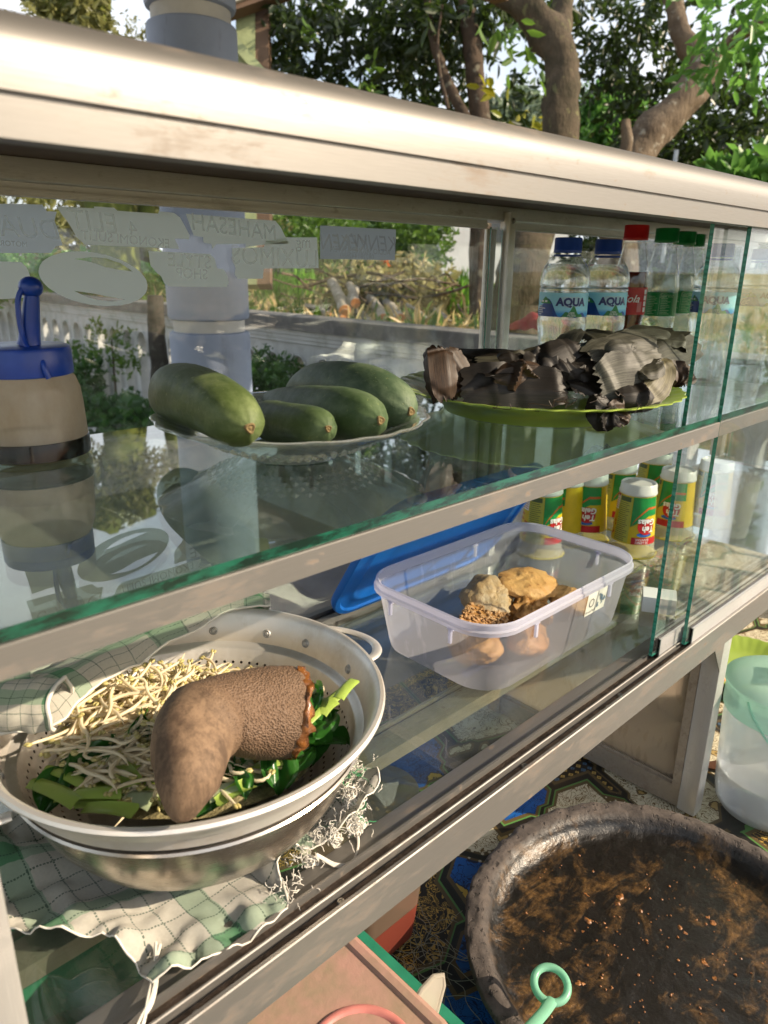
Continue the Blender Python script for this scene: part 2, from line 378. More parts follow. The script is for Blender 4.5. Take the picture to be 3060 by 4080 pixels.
m = MB(); m.box(.83, X1-.03, .632, .642, .047, .0568); m.box(.83, X1-.03, .630, .6318, .0495, .052); cobj(m, 'pane_frame', ALU_DIRTY, 0)
# shelf
def slab(x0, x1, y0, y1, z0, z1, name, face, edge, parent=None):
    m = MB(); vs = [(x, y, z) for x in (x0, x1) for y in (y0, y1) for z in (z0, z1)]
    m.add(vs, [(0,1,3,2),(4,6,7,5),(0,4,5,1),(2,3,7,6),(0,2,6,4),(1,5,7,3)], face)
    return m
m = slab(.058, 1.69, .2935, .612, -.1452, -.139, '', [1,1,1,1,0,0], 1); cobj(m, 'shelf_glass', [GLASS_SHELF, EDGE_D], 0)
m = MB(); m.ext([(.2915,-.1605),(.2915,-.1462),(.2922,-.1456),(.304,-.1456),(.304,-.1475),(.2945,-.1475),(.2945,-.1590),(.304,-.1590),(.304,-.1605)][::-1], 'x', .056, 1.695); cobj(m, 'shelf_rail', ALU, 30)
m = MB(); m.ext([(.60,-.1605),(.60,-.1456),(.615,-.1456),(.615,-.1605)][::-1], 'x', .056, 1.695); cobj(m, 'shelf_rail', ALU_DIRTY, 30)
# floor
m = slab(.058, 1.69, .3335, .618, -.4180, -.4125, '', [1,1,1,1,0,0], 1); cobj(m, 'floor_glass', [GLASS_FLOOR, EDGE], 0)
track = [(.285,-.434),(.2850,-.4005),(.2857,-.3995),(.2882,-.3995),(.2888,-.4075),(.2978,-.4085),(.2984,-.4012),(.2992,-.4006),(.3004,-.4006),(.301,-.4085),(.311,-.4085),(.3114,-.4022),(.3136,-.4022),(.314,-.4085),(.333,-.4085),(.3352,-.4095),(.3352,-.434)]
m = MB(); m.ext(track[::-1], 'x', X0, X1); cobj(m, 'bottom_rail', ALU, 25)
for (ya, yb) in ((.2886,.2982),(.3012,.3112)):
    m = MB()
    def gr(u, v):
        x = X0+.03+u*(X1-X0-.06); y = ya+v*(yb-ya); e = 1-abs(2*v-1)**2
        return (x, y, -.4078 + .0018*max(0, nz((x,y,ya), 40)+.25)*e + .0012*nz((x,y,1), 160)*e)
    m.sheet(gr, 700, 6); cobj(m, 'track_grit', GRIT, 60)
m = MB(); m.ext([(.400,-.434),(.400,-.4195),(.405,-.4188),(.421,-.4188),(.425,-.4195),(.425,-.434)][::-1], 'x', X0, X1); m.box(X0, X1, .4305, .4335, -.4245, -.4190); cobj(m, 'middle_rail', ALU_OLD, 30)
m = MB(); m.ext([(.618,-.434),(.618,-.405),(.625,-.404),(.6255,-.409),(.636,-.409),(.6365,-.404),(.645,-.404),(.645,-.434)][::-1], 'x', X0, X1); cobj(m, 'rear_bottom_rail', ALU, 25)
# back glass (two sliding panes), end panes
m = slab(.05, .835, .6385, .6425, -.409, .0478, '', [1,1,0,0,1,1], 1); cobj(m, 'back_glass', [GLASS_BACK, EDGE], 0)
m = slab(.795, 1.695, .6285, .6315, -.409, .0488, '', [1,1,0,0,1,1], 1); cobj(m, 'back_glass', [GLASS_BACK, EDGE], 0)
for x in (.040, 1.705):
    m = slab(x, x+.004, .318, .628, -.409, .0448, '', [0,0,1,1,1,1], 1); cobj(m, 'end_glass', [GLASS, EDGE], 0)
for (x, y) in ((X0, .286), (X0, .643), (X1-.026, .286), (X1-.026, .643)):
    m = MB(); m.ext(rrect(x, x+.026, y, y+.024, .002, 2), 'z', -.3985 if y < .4 else -.404, .0385 if y < .4 else .0565); cobj(m, 'corner_post', ALU_Z, 40)
post = MB(); post.ext(rrect(.8125, .8265, .6135, .6245, .0012, 2), 'z', -.4035, .067); post = cobj(post, 'rear_post', ALU_Z, 40)
m = MB(); m.ext(rrect(.7915, .8115, .6325, .6375, .0012, 2), 'z', -.4035, .0466); cobj(m, 'pane_stile', ALU_Z, 40)
m = MB(); m.lathe([(0,.0022),(.0022,.002),(.0034,.0008),(.0036,0)], 12); m.box(-.0026,.0026,-.0004,.0004,.0018,.0024)
m.obj('screw', SCREW, post, (.8195, .6134, .757), (pi/2, 0, .3))
# doors
for (xa, y) in ((.7045, .306), (.7565, .2933)):
    d = slab(xa, xa+.86, y-.002, y+.002, -.399, .0455, '', [1,1,0,0,1,1], 1)
    d = cobj(d, 'sliding_door', [GLASS, EDGE], 0)
    m = MB(); xs = xa+.012
    m.box(xs, xa+.86, y-.0046, y-.0036, -.4055, -.383); m.box(xs, xa+.86, y+.0036, y+.0046, -.4055, -.383)
    m.box(xs, xa+.86, y-.0046, y-.0022, -.3826, -.3818); m.box(xs, xa+.86, y+.0022, y+.0046, -.3826, -.3818)
    cobj(m, 'channel', ALU_DIRTY, 0, d)
    m = MB(); m.box(xs+.0015, xa+.858, y-.0034, y+.0034, -.4052, -.3995); m.box(xs+.003, xa+.858, y-.0034, y-.0022, -.3994, -.3828); m.box(xs+.003, xa+.858, y+.0022, y+.0034, -.3994, -.3828); cobj(m, 'gasket', BLACKP, 0, d)
# base frames (middle and two ends)
for k, x in enumerate((.868, X0+.002, X1-.026)):
    for (y, mt) in ((.2865, ALU_Z), (.615, ALU_OLD)):
        m = MB(); m.ext(rrect(x, x+.024, y, y+.024, .0015, 2), 'z', -.6985, -.4345); cobj(m, 'base_post', mt, 40)
    m = MB(); m.ext([(x+.003,-.6985),(x+.003,-.668),(x+.0075,-.667),(x+.0075,-.664),(x+.0095,-.664),(x+.0095,-.667),(x+.0145,-.667),(x+.0145,-.664),(x+.0165,-.664),(x+.0165,-.667),(x+.021,-.668),(x+.021,-.6985)], 'y', .311, .6145); cobj(m, 'base_rail', ALU_OLD, 30)
    m = MB(); m.box(x+.0098, x+.0142, .311, .6145, -.6665, -.4345); cobj(m, 'frosted_pane', FROST, 0)
    m = MB(); m.box(x+.001, x+.023, .3108, .322, -.6675, -.4345); cobj(m, 'stile', ALU_OLD, 0)
    if k == 0:
        m = MB(); m.ext([(x-.030,-.4346),(x-.0012,-.4346),(x-.0012,-.476)], 'y', .2862, .2872); cobj(m, 'gusset_plate', ALU, 0)
for (X, Y) in ((.458,.2934),(.62,.2934),(.25,.2934)):
    m = MB(); m.lathe([(.0,.0016),(.0009,.0016),(.0012,.0022),(.0024,.0022),(.003,.0012),(.0032,0)], 14); m.obj('screw', SCREW, cab, (X, Y, .2935))
# ------------------------------------------------------------------ stickers on the back glass (seen from behind: lettering mirrored)
def sticker_mat(name, c):
    t = NT(name); n = t.noise(5, 4); c2 = tuple(x*.86 for x in c)
    if 'ghost' in name: return t.done(t.mixs(.35, t.transp((1,1,1)), t.mixs(.6, t.diff(c), t.transl(c))))
    return t.done(t.mixs(.62, t.pbsdf(t.mix(n, c, c2), .6), t.transl(tuple(x*1.3 for x in c))))
STK = sticker_mat('sticker_back', (.66,.72,.68)); STK2 = sticker_mat('sticker_back_blue', (.56,.63,.68)); STK3 = sticker_mat('sticker_back_dark', (.42,.47,.51))
PRN = sticker_mat('sticker_ghost_print', (.62,.66,.64)); PRN2 = sticker_mat('sticker_ghost_print_pale', (.85,.88,.88)); PRN3 = sticker_mat('sticker_ghost_print_pink', (.46,.42,.46))
YS = .6375
def z5(x, y): return (x*.3268, y*.3268+433.7)
def z3(x, y): return (x*.5, y*.5+406.7)
def z6(x, y): return (x*.3595+488, y*.3595+433.7)
def jag(pts, n=3, amp=.5):
    out = []
    for i, p in enumerate(pts):
        q = pts[(i+1) % len(pts)]
        for k in range(n):
            f = k/n; out.append((p[0]+(q[0]-p[0])*f+random.uniform(-amp, amp)*(k > 0), p[1]+(q[1]-p[1])*f+random.uniform(-amp, amp)*(k > 0)))
    return out
def sticker(name, pts, mt, texts=(), holes=(), label=None):
    m = MB(); m.poly([ony(x, y, YS) for x, y in jag(pts)], 0, [[ony(x, y, YS) for x, y in h] for h in holes])
    s = cobj(m, name, mt, 0, label=label)
    for txt, cx, cy_, h, ang, tm, sh in texts:
        vs, fs = text2d(txt, h*1.35, sh, .0); c = ony(cx, cy_, YS-.0004); k = .01
        px_ = (ony(cx+10, cy_, YS) - ony(cx, cy_, YS)).x/10
        mm = MB(); ca, sa = math.cos(ang), math.sin(ang)
        P = []
        for (a, b) in vs:
            a2, b2 = -(a), b
            P.append((c.x+(a2*ca-b2*sa)*px_, YS-.0005, c.z+.70+(a2*sa+b2*ca)*px_))
        mm.add(P, fs); mm.obj('lettering', tm, s, smooth=0)
    return s
sticker('sticker', [(-60,440)]+[z5(*p) for p in ((0,20),(280,25),(310,70),(375,72),(360,130),(415,295),(370,300),(335,345),(0,345))]+[(-60,546)], STK2,
        [('DUA S', 45, 493, 46, -.03, PRN2, .2), ('MOTOR', 30, 527, 12, -.03, PRN, 0)], label='grey notched sticker with ghosted mirrored letters DUA')
sticker('sticker', [z5(*p) for p in ((368,36),(620,50),(622,38),(755,45),(775,65),(1045,85),(1050,70),(1150,80),(1190,110),(1255,230),(1250,255),(1155,250),(1185,318),(560,290),(520,255),(440,130))], STK,
        [('ELIT', 205, 481, 42, -.06, PRN2, .15), ('4', 287, 495, 28, -.06, PRN2, 0), ('EKONOMI SULIT', 275, 518, 19, -.06, PRN2, 0)], label='long pale sticker with mirrored words about economy')
sticker('sticker', [z3(*p) for p in ((803,110),(1190,140),(1215,172),(1247,238),(1150,242),(1060,255),(1060,240),(935,241),(918,262),(912,240),(880,235),(877,210),(837,205))], STK,
        [('MAHESAH', 510, 493, 30, -.07, PRN, .1)], label='pale sticker with mirrored name beside the boxy blue one')
def ell(cx, cy_, a, b, rot, n=48): return [(cx+a*math.cos(k/n*2*pi)*math.cos(rot)-b*math.sin(k/n*2*pi)*math.sin(rot), cy_+a*math.cos(k/n*2*pi)*math.sin(rot)+b*math.sin(k/n*2*pi)*math.cos(rot)) for k in range(n)]
h1 = [z5(*p) for p in ((490,385),(600,373),(700,380),(800,415),(878,468),(800,458),(700,440),(600,405),(530,390))]
h2 = [z5(*p) for p in ((490,595),(600,610),(700,630),(830,652),(740,665),(640,655),(560,630))]
sticker('sticker', [z5(x, y) for x, y in ell(615, 515, 365, 172, .18)], STK, (), (h1, h2), label='oval grey sticker with two crescent openings')
sticker('sticker', [z5(*p) for p in ((980,332),(1390,352),(1420,385),(1435,445),(1480,455),(1505,500),(1512,540),(1500,570),(1110,565),(1085,545),(1065,500),(1025,465),(995,430))], STK,
        [('STYLE', 410, 565, 26, -.05, PRN2, 0), ('SHOP', 415, 592, 20, -.05, PRN2, 0)], label='pale stepped sticker in front of the blue pillar')
sticker('sticker', [(-40,562)]+[z5(*p) for p in ((0,402),(140,405),(175,440),(215,540),(220,600),(190,640),(0,650))]+[(-40,645)], STK, label='plain grey sticker behind the bottle nozzle')
sticker('sticker', [z3(*p) for p in ((1003,258),(1140,255),(1150,228),(1240,212),(1370,212),(1377,345),(1140,347),(1136,390),(1025,391),(1014,370),(1018,345),(1003,300))], STK,
        [('LUXIMOS', 597, 557, 33, -.03, PRN2, 0), ('mg', 655, 524, 20, 0, PRN, 0)], label='grey sticker with mirrored letters LUXIMOS')
sticker('sticker', [z6(*p) for p in ((566,148),(1022,172),(1015,357),(566,350))], STK3,
        [('KEN', 728, 526, 26, -.02, PRN2, .25), ('KEN', 765, 527, 26, -.02, PRN2, .25), ('KENW', 812, 527, 24, -.02, PRN3, .25), ('AUDIO SOUND SYSTEM', 780, 542, 9, -.02, PRN2, 0), ('082281442680', 772, 554, 9, -.02, PRN2, 0)], label='dark rectangular sticker with mirrored letters KEN')
# ------------------------------------------------------------------ drink bottles
ZS = -.1385
PET = thinglass('clear_pet', (.97,.985,.99), .05, .012, 12, mul=1.15)
t = NT('bottled_water'); WATER = t.done(t.mixs(t.schlick(.02), t.mixs(.62, t.transp((.93,.97,.99)), t.pbsdf((.97,.99,1), .02, 0, None, trans=1, ior=1.2)), t.gloss((1,1,1), .03)))
t = NT('cola'); COLA = t.done(t.mixs(t.schlick(.04), t.mixs(.75, t.transp((.35,.03,.015)), t.diff((.10,.008,.004))), t.gloss((1,1,1), .05)))
t = NT('lemonade'); SODA = t.done(t.mixs(t.schlick(.02), t.mixs(.25, t.transp((.93,.97,.95)), t.transl((.75,.8,.74))), t.gloss((1,1,1), .05)))
def capm(n, c): return plain(n, c, .38, var=.1, vs=60, sss=0)
CAPB = capm('blue_cap', (.018,.07,.42)); CAPR = capm('red_cap', (.62,.018,.025)); CAPG = capm('green_cap', (.012,.28,.08))
t = NT('water_label'); g = t.sep(t.co('Object')); gz = g[2]
LBLUE = t.done(t.pbsdf(t.ramp(t.math('MULTIPLY', gz, 10.0), [(.84,(.02,.12,.55)),(.95,(.03,.32,.72)),(.995,(.3,.68,.85)),(1.0,(.3,.68,.85))]), .35))
LMT = plain('label_mountain', (.012,.07,.33), .35, var=.2, vs=90); LGR = plain('label_green', (.03,.25,.07), .35, vs=90); LWH = plain('label_white', (.8,.82,.82), .35, var=.05); LNAVY = plain('label_navy', (.01,.03,.17), .35); LSKY = plain('label_sky', (.45,.7,.82), .35)
LRED = plain('label_red', (.5,.012,.015), .35, vs=70); LGREEN = plain('label_leaf_green', (.01,.27,.06), .35, vs=70); LYEL = plain('label_yellow', (.66,.47,.015), .38, var=.08, vs=50); LPALEG = plain('label_pale_green', (.35,.55,.3), .4)
LORG = plain('label_orange', (.6,.13,.02), .38); LDK = plain('label_ink', (.08,.12,.05), .45); LBLUE2 = plain('label_blue', (.02,.12,.45), .4); LCREAM = plain('label_cream', (.62,.6,.35), .4)
def prof_r(prof, z):
    for (r0, z0), (r1, z1) in zip(prof, prof[1:]):
        if z1 != z0 and min(z0, z1) <= z <= max(z0, z1): return r0+(r1-r0)*(z-z0)/(z1-z0)
    return prof[-1][0]
def wrap(mb, vs, fs, prof, a0, zc, m=0, off=.0004, flip=1, scale=1):
    P = []
    for (s, h) in vs:
        s *= scale*flip; h *= scale*flip; z = zc+h; r = prof_r(prof, z)+off; a = a0+s/max(r, .005)
        P.append((r*math.cos(a), r*math.sin(a), z))
    mb.add(P, fs, m)
def wpatch(mb, prof, a0, a1, z0, z1, m=0, off=.0003, n=None, nz_=2):
    n = n or max(2, int(abs(a1-a0)/.12))
    mb.sheet(lambda u, v: ((lambda z, a: ((prof_r(prof, z)+off)*math.cos(a), (prof_r(prof, z)+off)*math.sin(a), z))(z0+(z1-z0)*v, a0+(a1-a0)*u)), n, nz_, m)
def wpoly(mb, prof, pts, m=0, off=.0005):
    # pts (angle, z): fine strip fill for a height-field outline  [(a, zlow, zhigh)...]
    vs = []
    for a, zl, zh in pts:
        for z in (zl, zh): r = prof_r(prof, z)+off; vs.append((r*math.cos(a), r*math.sin(a), z))
    mb.add(vs, [(2*i, 2*i+2, 2*i+3, 2*i+1) for i in range(len(pts)-1)], m)
def cap(mb, r, z0, z1, ridges=True):
    n = 60
    rf = (lambda a, rr, z: 1-(.03 if int(a/(2*pi)*n) % 2 and z0+.004 < z < z1-.001 else 0)) if ridges else None
    mb.lathe([(r*.97, z0), (r, z0+.001), (r, z0+.0035), (r*.985, z0+.0042), (r*.985, z1-.0015), (r*.95, z1-.0003), (r*.88, z1), (0, z1)], n, rfn=rf)
AQP = [(0,.004),(.012,.002),(.022,.0),(.0255,.002),(.0275,.008),(.0275,.03),(.0262,.036),(.0258,.044),(.0245,.052),(.0243,.058),(.0252,.068),(.0272,.078),(.0276,.086),(.0268,.090),(.0268,.119),(.0277,.1215),(.0265,.1235),(.0277,.1255),(.0277,.132),(.0268,.139),(.0245,.146),(.020,.153),(.0155,.159),(.0130,.163),(.0126,.170)]
def aqua():
    b = thing('water_bottle', '', 'bottle', group='drink bottles on the glass shelf')
    rib = lambda a, r, z: 1+(.018*math.cos(a*8) if .04 < z < .075 else 0)+(.02*math.cos(a*5) if z < .012 else 0)
    m = MB(); m.lathe(AQP, 48, rfn=rib); m.obj('bottle_shell', PET, b)
    lv = .150; wp_ = [(r*.97, z+.0006) for r, z in AQP if z < lv] + [(prof_r(AQP, lv)*.97, lv), (0, lv)]
    m = MB(); m.lathe(wp_, 48, rfn=rib); m.obj('water', WATER, b)
    m = MB(); cap(m, .0152, .162, .1785); m.obj('cap', CAPB, b)
    m = MB(); m.lathe([(.0126,.1578),(.0145,.1578),(.0147,.1588),(.0145,.1598),(.0126,.1600)], 32); m.obj('neck_ring', CAPB, b)
    m = MB(); wpatch(m, AQP, -pi, pi, .0915, .1182, 0, .0003, 48)
    L = m.obj('label_band', LBLUE, b)
    m = MB(); wpoly(m, AQP, [(a, .0915, .0935+.020*max(0, 1-abs(a+.75)/.62)+.003*math.sin(a*9)) for a in np.linspace(-1.5, 1.45, 60)])
    m.obj('mountain', LMT, L)
    m = MB(); wpoly(m, AQP, [(a, .0915, .0918+.011*max(0, 1-abs(a-.42)/.45)+.002*math.sin(a*17)) for a in np.linspace(-.05, .9, 30)], 0, .0007)
    wpoly(m, AQP, [(a, .106, .1065+.0075*max(0, 1-abs(a+.78)/.3)) for a in np.linspace(-1.05, -.5, 16)], 0, .0007); m.obj('green_slope', LGR, L)
    m = MB()
    for (dx, dz, w_, h_) in ((0,0,.0115,.0062),(-.006,.002,.007,.0045),(.006,.0015,.007,.005)):
        vs = [(math.cos(k/20*2*pi)*w_*j/6, math.sin(k/20*2*pi)*h_*j/6) for j in range(7) for k in range(20)]
        wrap(m, [(x+dx+.009, y+dz) for x, y in vs], [(j*20+k, j*20+(k+1) % 20, (j+1)*20+(k+1) % 20, (j+1)*20+k) for j in range(6) for k in range(20)], AQP, 0, .1078, 0, .0007+.0001*dx/.006)
    m.obj('cloud', LSKY, L)
    m = MB(); vs, fs = text2d('AQUA', .0118, .0, .0006); wrap(m, [(x+.0095, y) for x, y in vs], fs, AQP, 0, .1078, 0, .0011); m.obj('lettering', LNAVY, L)
    m = MB()
    for tx, x, z, s in (('100%', .010, .0956, .0036), ('MURNI', .0105, .0930, .0032)):
        vs, fs = text2d(tx, s); wrap(m, [(p+x, q) for p, q in vs], fs, AQP, 0, z, 0, .0011)
    for k in range(5): wpatch(m, AQP, -1.25, -1.25+random.uniform(.25,.5), .0935+k*.0022, .0943+k*.0022, 0, .0008)
    for k in range(3): wpatch(m, AQP, -1.2+k*.2, -1.08+k*.2, .1075, .1095, 0, .0008)
    m.obj('lettering', LWH, L); return b
def facing(p): return math.atan2(-p.y, -p.x)
aq = aqua()
AQ = [((.746,.4815), 0, 'clear water bottle with navy cap and AQUA label behind the torn leaf tip'),
      ((.812,.470), .12, 'clear water bottle with navy cap standing against the red-capped cola'),
      ((.985,.412), -.25, 'clear water bottle with navy cap standing just behind the sliding panes'),
      ((1.24,.455), .5, 'clear water bottle with navy cap far along the shelf beyond the green caps')]
for i, ((x, y), da, lb) in enumerate(AQ):
    o = aq if i == 0 else dup(aq)
    o.location = (x, y, ZS); o.scale = (1,1,.957); o.rotation_euler = (0, 0, math.atan2(-y, -x)+da); o['label'] = lb
def soda_bottle(name, prof, lq, lv, capmat, H):
    b = thing(name, '', 'bottle', group='drink bottles on the glass shelf')
    rib = lambda a, r, z: 1+(.02*math.cos(a*12) if .125 < z < .165 or .02 < z < .075 else 0)
    m = MB(); m.lathe(prof, 48, rfn=rib); m.obj('bottle_shell', PET, b)
    m = MB(); m.lathe([(r*.96, z+.0006) for r, z in prof if z < lv]+[(prof_r(prof, lv)*.96, lv), (0, lv)], 48, rfn=rib); m.obj('drink', lq, b)
    m = MB(); cap(m, .0152, H-.0185, H); m.obj('cap', capmat, b)
    m = MB(); m.lathe([(.0126,H-.0225),(.0160,H-.0225),(.0162,H-.0215),(.0126,H-.0210)], 32); m.obj('neck_ring', PET, b)
    return b
CKP = [(0,.004),(.012,.002),(.018,0),(.0205,.003),(.0215,.012),(.0215,.03),(.0205,.05),(.0185,.066),(.0190,.076),(.0208,.086),(.0210,.088),(.0210,.121),(.0214,.125),(.0210,.134),(.0190,.148),(.0158,.163),(.0133,.175),(.0126,.182),(.0126,.196)]
ck = soda_bottle('cola_bottle', CKP, COLA, .141, CAPR, .199)
m = MB(); wpatch(m, CKP, -pi, pi, .087, .1215, 0, .0003, 40); L = m.obj('label_band', LRED, ck)
m = MB(); vs, fs = text2d('Coca-Cola', .0135, .35, .0001); wrap(m, [(x-.016, y) for x, y in vs], fs, CKP, 0, .107, 0, .0009)
for k in range(4): wpatch(m, CKP, .98, 1.24, .0905+k*.0075, .0965+k*.0075, 0, .0006)
vs, fs = text2d('ORIGINAL', .0032); wrap(m, [(x-.008, y) for x, y in vs], fs, CKP, 0, .0975, 0, .0009); m.obj('lettering', LWH, L)
m = MB(); wpatch(m, CKP, .52, .82, .0905, .1035, 0, .0006); m.obj('stamp', plain('label_faded_red', (.55,.16,.16), .4), L)
ck.scale = (1,1,.962); ck.location = (.914, .492, ZS); ck.rotation_euler = (0, 0, facing(ck.location)); ck['label'] = 'cola bottle with red screw cap and red label'
SPP = [(0,.004),(.012,.002),(.019,0),(.0225,.003),(.0232,.012),(.0232,.03),(.0222,.045),(.0212,.058),(.0222,.072),(.0230,.082),(.0226,.084),(.0226,.114),(.0231,.117),(.0228,.124),(.0205,.140),(.0168,.158),(.0138,.172),(.0126,.180),(.0126,.196)]
sp = soda_bottle('lemonade_bottle', SPP, SODA, .138, CAPG, .198)
m = MB(); wpatch(m, SPP, -pi, pi, .083, .1145, 0, .0003, 40); L = m.obj('label_band', LGREEN, sp)
m = MB()
for k in range(11):
    for a0 in (-.62, .1):
        wpatch(m, SPP, a0, a0+random.uniform(.3,.58), .0858+k*.0023, .0866+k*.0023, 0, .0006, 3, 1)
wpatch(m, SPP, -.70, -.68, .085, .1115, 0, .0006); wpatch(m, SPP, .02, .04, .085, .1115, 0, .0006)
vs, fs = text2d('Sprite', .008, .2); wrap(m, [(x+.0095, y) for x, y in vs], fs, SPP, 0, .1105, 0, .0008)
m.obj('lettering', LPALEG, L)
for i, (x, y, lb) in enumerate(((.985,.486,'green-capped lemonade bottle standing beside the cola'), (1.078,.505,'green-capped lemonade bottle, the middle one of three'), (1.165,.53,'green-capped lemonade bottle, the third in line from the cola'))):
    o = sp if i == 0 else dup(sp)
    o.location = (x, y, ZS); o.scale = (1,1,.962); o.rotation_euler = (0, 0, math.atan2(-y, -x)+.2*i); o['label'] = lb
# ------------------------------------------------------------------ sauce bottle
t = NT('milky_plastic'); n = t.noise(48, 7, .75, t.co('Object', (1,1,.55))); st = t.ramp(n, [(.42,0),(.70,1)])
zz = t.sep(t.co('Object'))[2]
c_ = t.mix(t.math('MULTIPLY', st, .75), (.90,.82,.70), (.46,.30,.16))
MILKY = t.done(t.mixs(.34, t.mixs(.6, t.pbsdf(c_, .22, 0, None, .6, coat=.3), t.transl((1.0,.86,.68))), t.transp((.85,.76,.62))))
SOY = plain('soy_sauce', (.012,.006,.004), .15, spec=.7)
BLUEP = plain('blue_plastic', (.012,.06,.40), .33, var=.12, vs=40, spec=.6)
sb = thing('sauce_bottle', 'squat milky plastic squeeze bottle of dark sauce with blue nozzle cap', 'bottle', (.186,.567,ZS))
sb.scale = (.88,.88,.87)
bp = [(0,.001),(.036,.0),(.0425,.003),(.0432,.010),(.0428,.022),(.0420,.045),(.0408,.058),(.0378,.067),(.0345,.071),(.0335,.076)]
m = MB(); m.lathe(bp, 56); m.obj('bottle_body', MILKY, sb)
sp2 = [(0,.0022),(.036,.0012),(.0436,.003),(.0441,.010),(.0438,.0175),(.0424,.0180),(0,.0180)]
m = MB(); m.lathe(sp2, 56); m.obj('sauce', SOY, sb)
kn = lambda a, r, z: 1+.012*math.cos(a*40)
m = MB(); m.lathe([(.0362,.070),(.0372,.0705),(.0374,.072),(.0372,.090),(.0362,.0925),(.034,.0935),(0,.0938)], 80); cp = m.obj('cap', BLUEP, sb)
nx = .0125*.72
m = MB(); base_ = Vector((nx*.5, -nx*.5, .0935)); top_ = Vector((nx*1.1, -nx*1.1, .1330))
m.tube([base_, base_+(top_-base_)*.08, base_+(top_-base_)*.3, base_+(top_-base_)*.9, top_], [.0095,.0085,.0078,.0060,.0056], 20); m.obj('nozzle', BLUEP, cp)
m = MB(); prof2 = [(0,-.0085)]+[(.0092*math.cos(k/12*pi-pi/2), .0085*math.sin(k/12*pi-pi/2)) for k in range(1, 12)]+[(0,.0085)]
m.lathe(prof2, 22, c=top_+Vector((0,0,.006))); m.obj('stopper', BLUEP, cp)
m = MB(); tp = top_+Vector((-.008,-.002,.004))
m.tube(spline([tp+Vector((.006,0,.003)), tp, tp+Vector((-.004,.001,-.012)), tp+Vector((-.004,-.003,-.04)), tp+Vector((.0,-.022,-.052)), Vector((.002,-.0385,.078)), Vector((.004,-.0395,.070))], 26), .0022, 8); m.obj('strap', BLUEP, cp)
# ------------------------------------------------------------------ glass bowl with cucumbers
t = NT('pressed_glass'); co = t.co('Object', (1,1,1)); 
PRESS = t.done(t.mixs(t.schlick(.09, 1.3), t.mixs(.36, t.transp((.96,.98,.97)), t.pbsdf((.75,.79,.77), .15, 0, None, .5)), t.gloss((1,1,1), .06)))
gb = thing('glass_bowl', 'scalloped clear pressed-glass bowl holding the cucumbers', 'bowl', (.336,.447,ZS))
sc_ = lambda a, r, z: 1+(.035*abs(math.sin(a*9))-.02)*max(0, (r-.06)/.05)
gp = [(.0,.004),(.034,.0035),(.037,.0),(.040,.0015),(.043,.005),(.056,.010),(.072,.0165),(.086,.0225),(.097,.0275),(.1025,.0300),(.1035,.0315),(.1015,.0320),(.095,.0297),(.084,.0245),(.070,.0188),(.055,.0125),(.042,.0078),(.0,.007)]
m = MB(); m.lathe(gp, 108, rfn=sc_); m.obj('bowl_wall', PRESS, gb)
m = MB()
for j, (r, z) in enumerate(((.0475,.0064),(.0535,.0090),(.0595,.0113),(.0655,.0139))):
    for k in range(44):
        a = (k+.5*(j % 2))/44*2*pi; c = Vector((r*math.cos(a), r*math.sin(a), z-.0004)); tt = Vector((-math.sin(a), math.cos(a), 0))*.0031; rr = Vector((math.cos(a), math.sin(a), .45))*.0031
        m.add([c-tt, c-rr, c+tt, c+rr, c+Vector((math.cos(a)*.4, math.sin(a)*.4, -1))*.0016], [(0,1,4),(1,2,4),(2,3,4),(3,0,4)])
m.obj('diamond_pattern', PRESS, gb, smooth=0, kind='stuff')
def cuc_mat(name, c1, c2, c3):
    t = NT(name); n = t.noise(16, 5, .6); n2 = t.noise(70, 4, .6); g = t.sep(t.co('Generated'))[0]
    mo = t.noise(42, 6, .75, t.co('Object', (.5,1,1))); c = t.mix(t.ramp(n, [(.35,0),(.65,1)]), c1, c2); c = t.mix(t.math('MULTIPLY', t.ramp(mo, [(.45,0),(.72,1)]), .65), c, tuple(x*1.6 for x in c3))
    c = t.mix(t.math('MULTIPLY', t.ramp(g, [(.0,1),(.55,0)]), .7), c, c3)
    spk = t.ramp(t.noise(240, 2), [(.66,0),(.72,1)])
    c = t.mix(t.math('MULTIPLY', spk, .3), c, (.25,.28,.1))
    return t.done(t.pbsdf(c, t.math('ADD', t.math('MULTIPLY', n2, .3), .4), 0, t.bump(t.math('ADD', n2, t.math('MULTIPLY', spk, -.6)), .35, .002), .4))
CUC = [cuc_mat('cucumber_yellow_green', (.036,.062,.016), (.068,.098,.026), (.115,.14,.06)), cuc_mat('cucumber_dark', (.022,.045,.016), (.045,.075,.026), (.08,.11,.05)), cuc_mat('cucumber_mid', (.026,.052,.02), (.05,.085,.032), (.09,.12,.065)), cuc_mat('cucumber_pale', (.03,.06,.028), (.06,.095,.05), (.12,.15,.09))]
STEMEND = plain('stem_scar', (.17,.12,.05), .9, vs=200, bump=.6, bs=500)
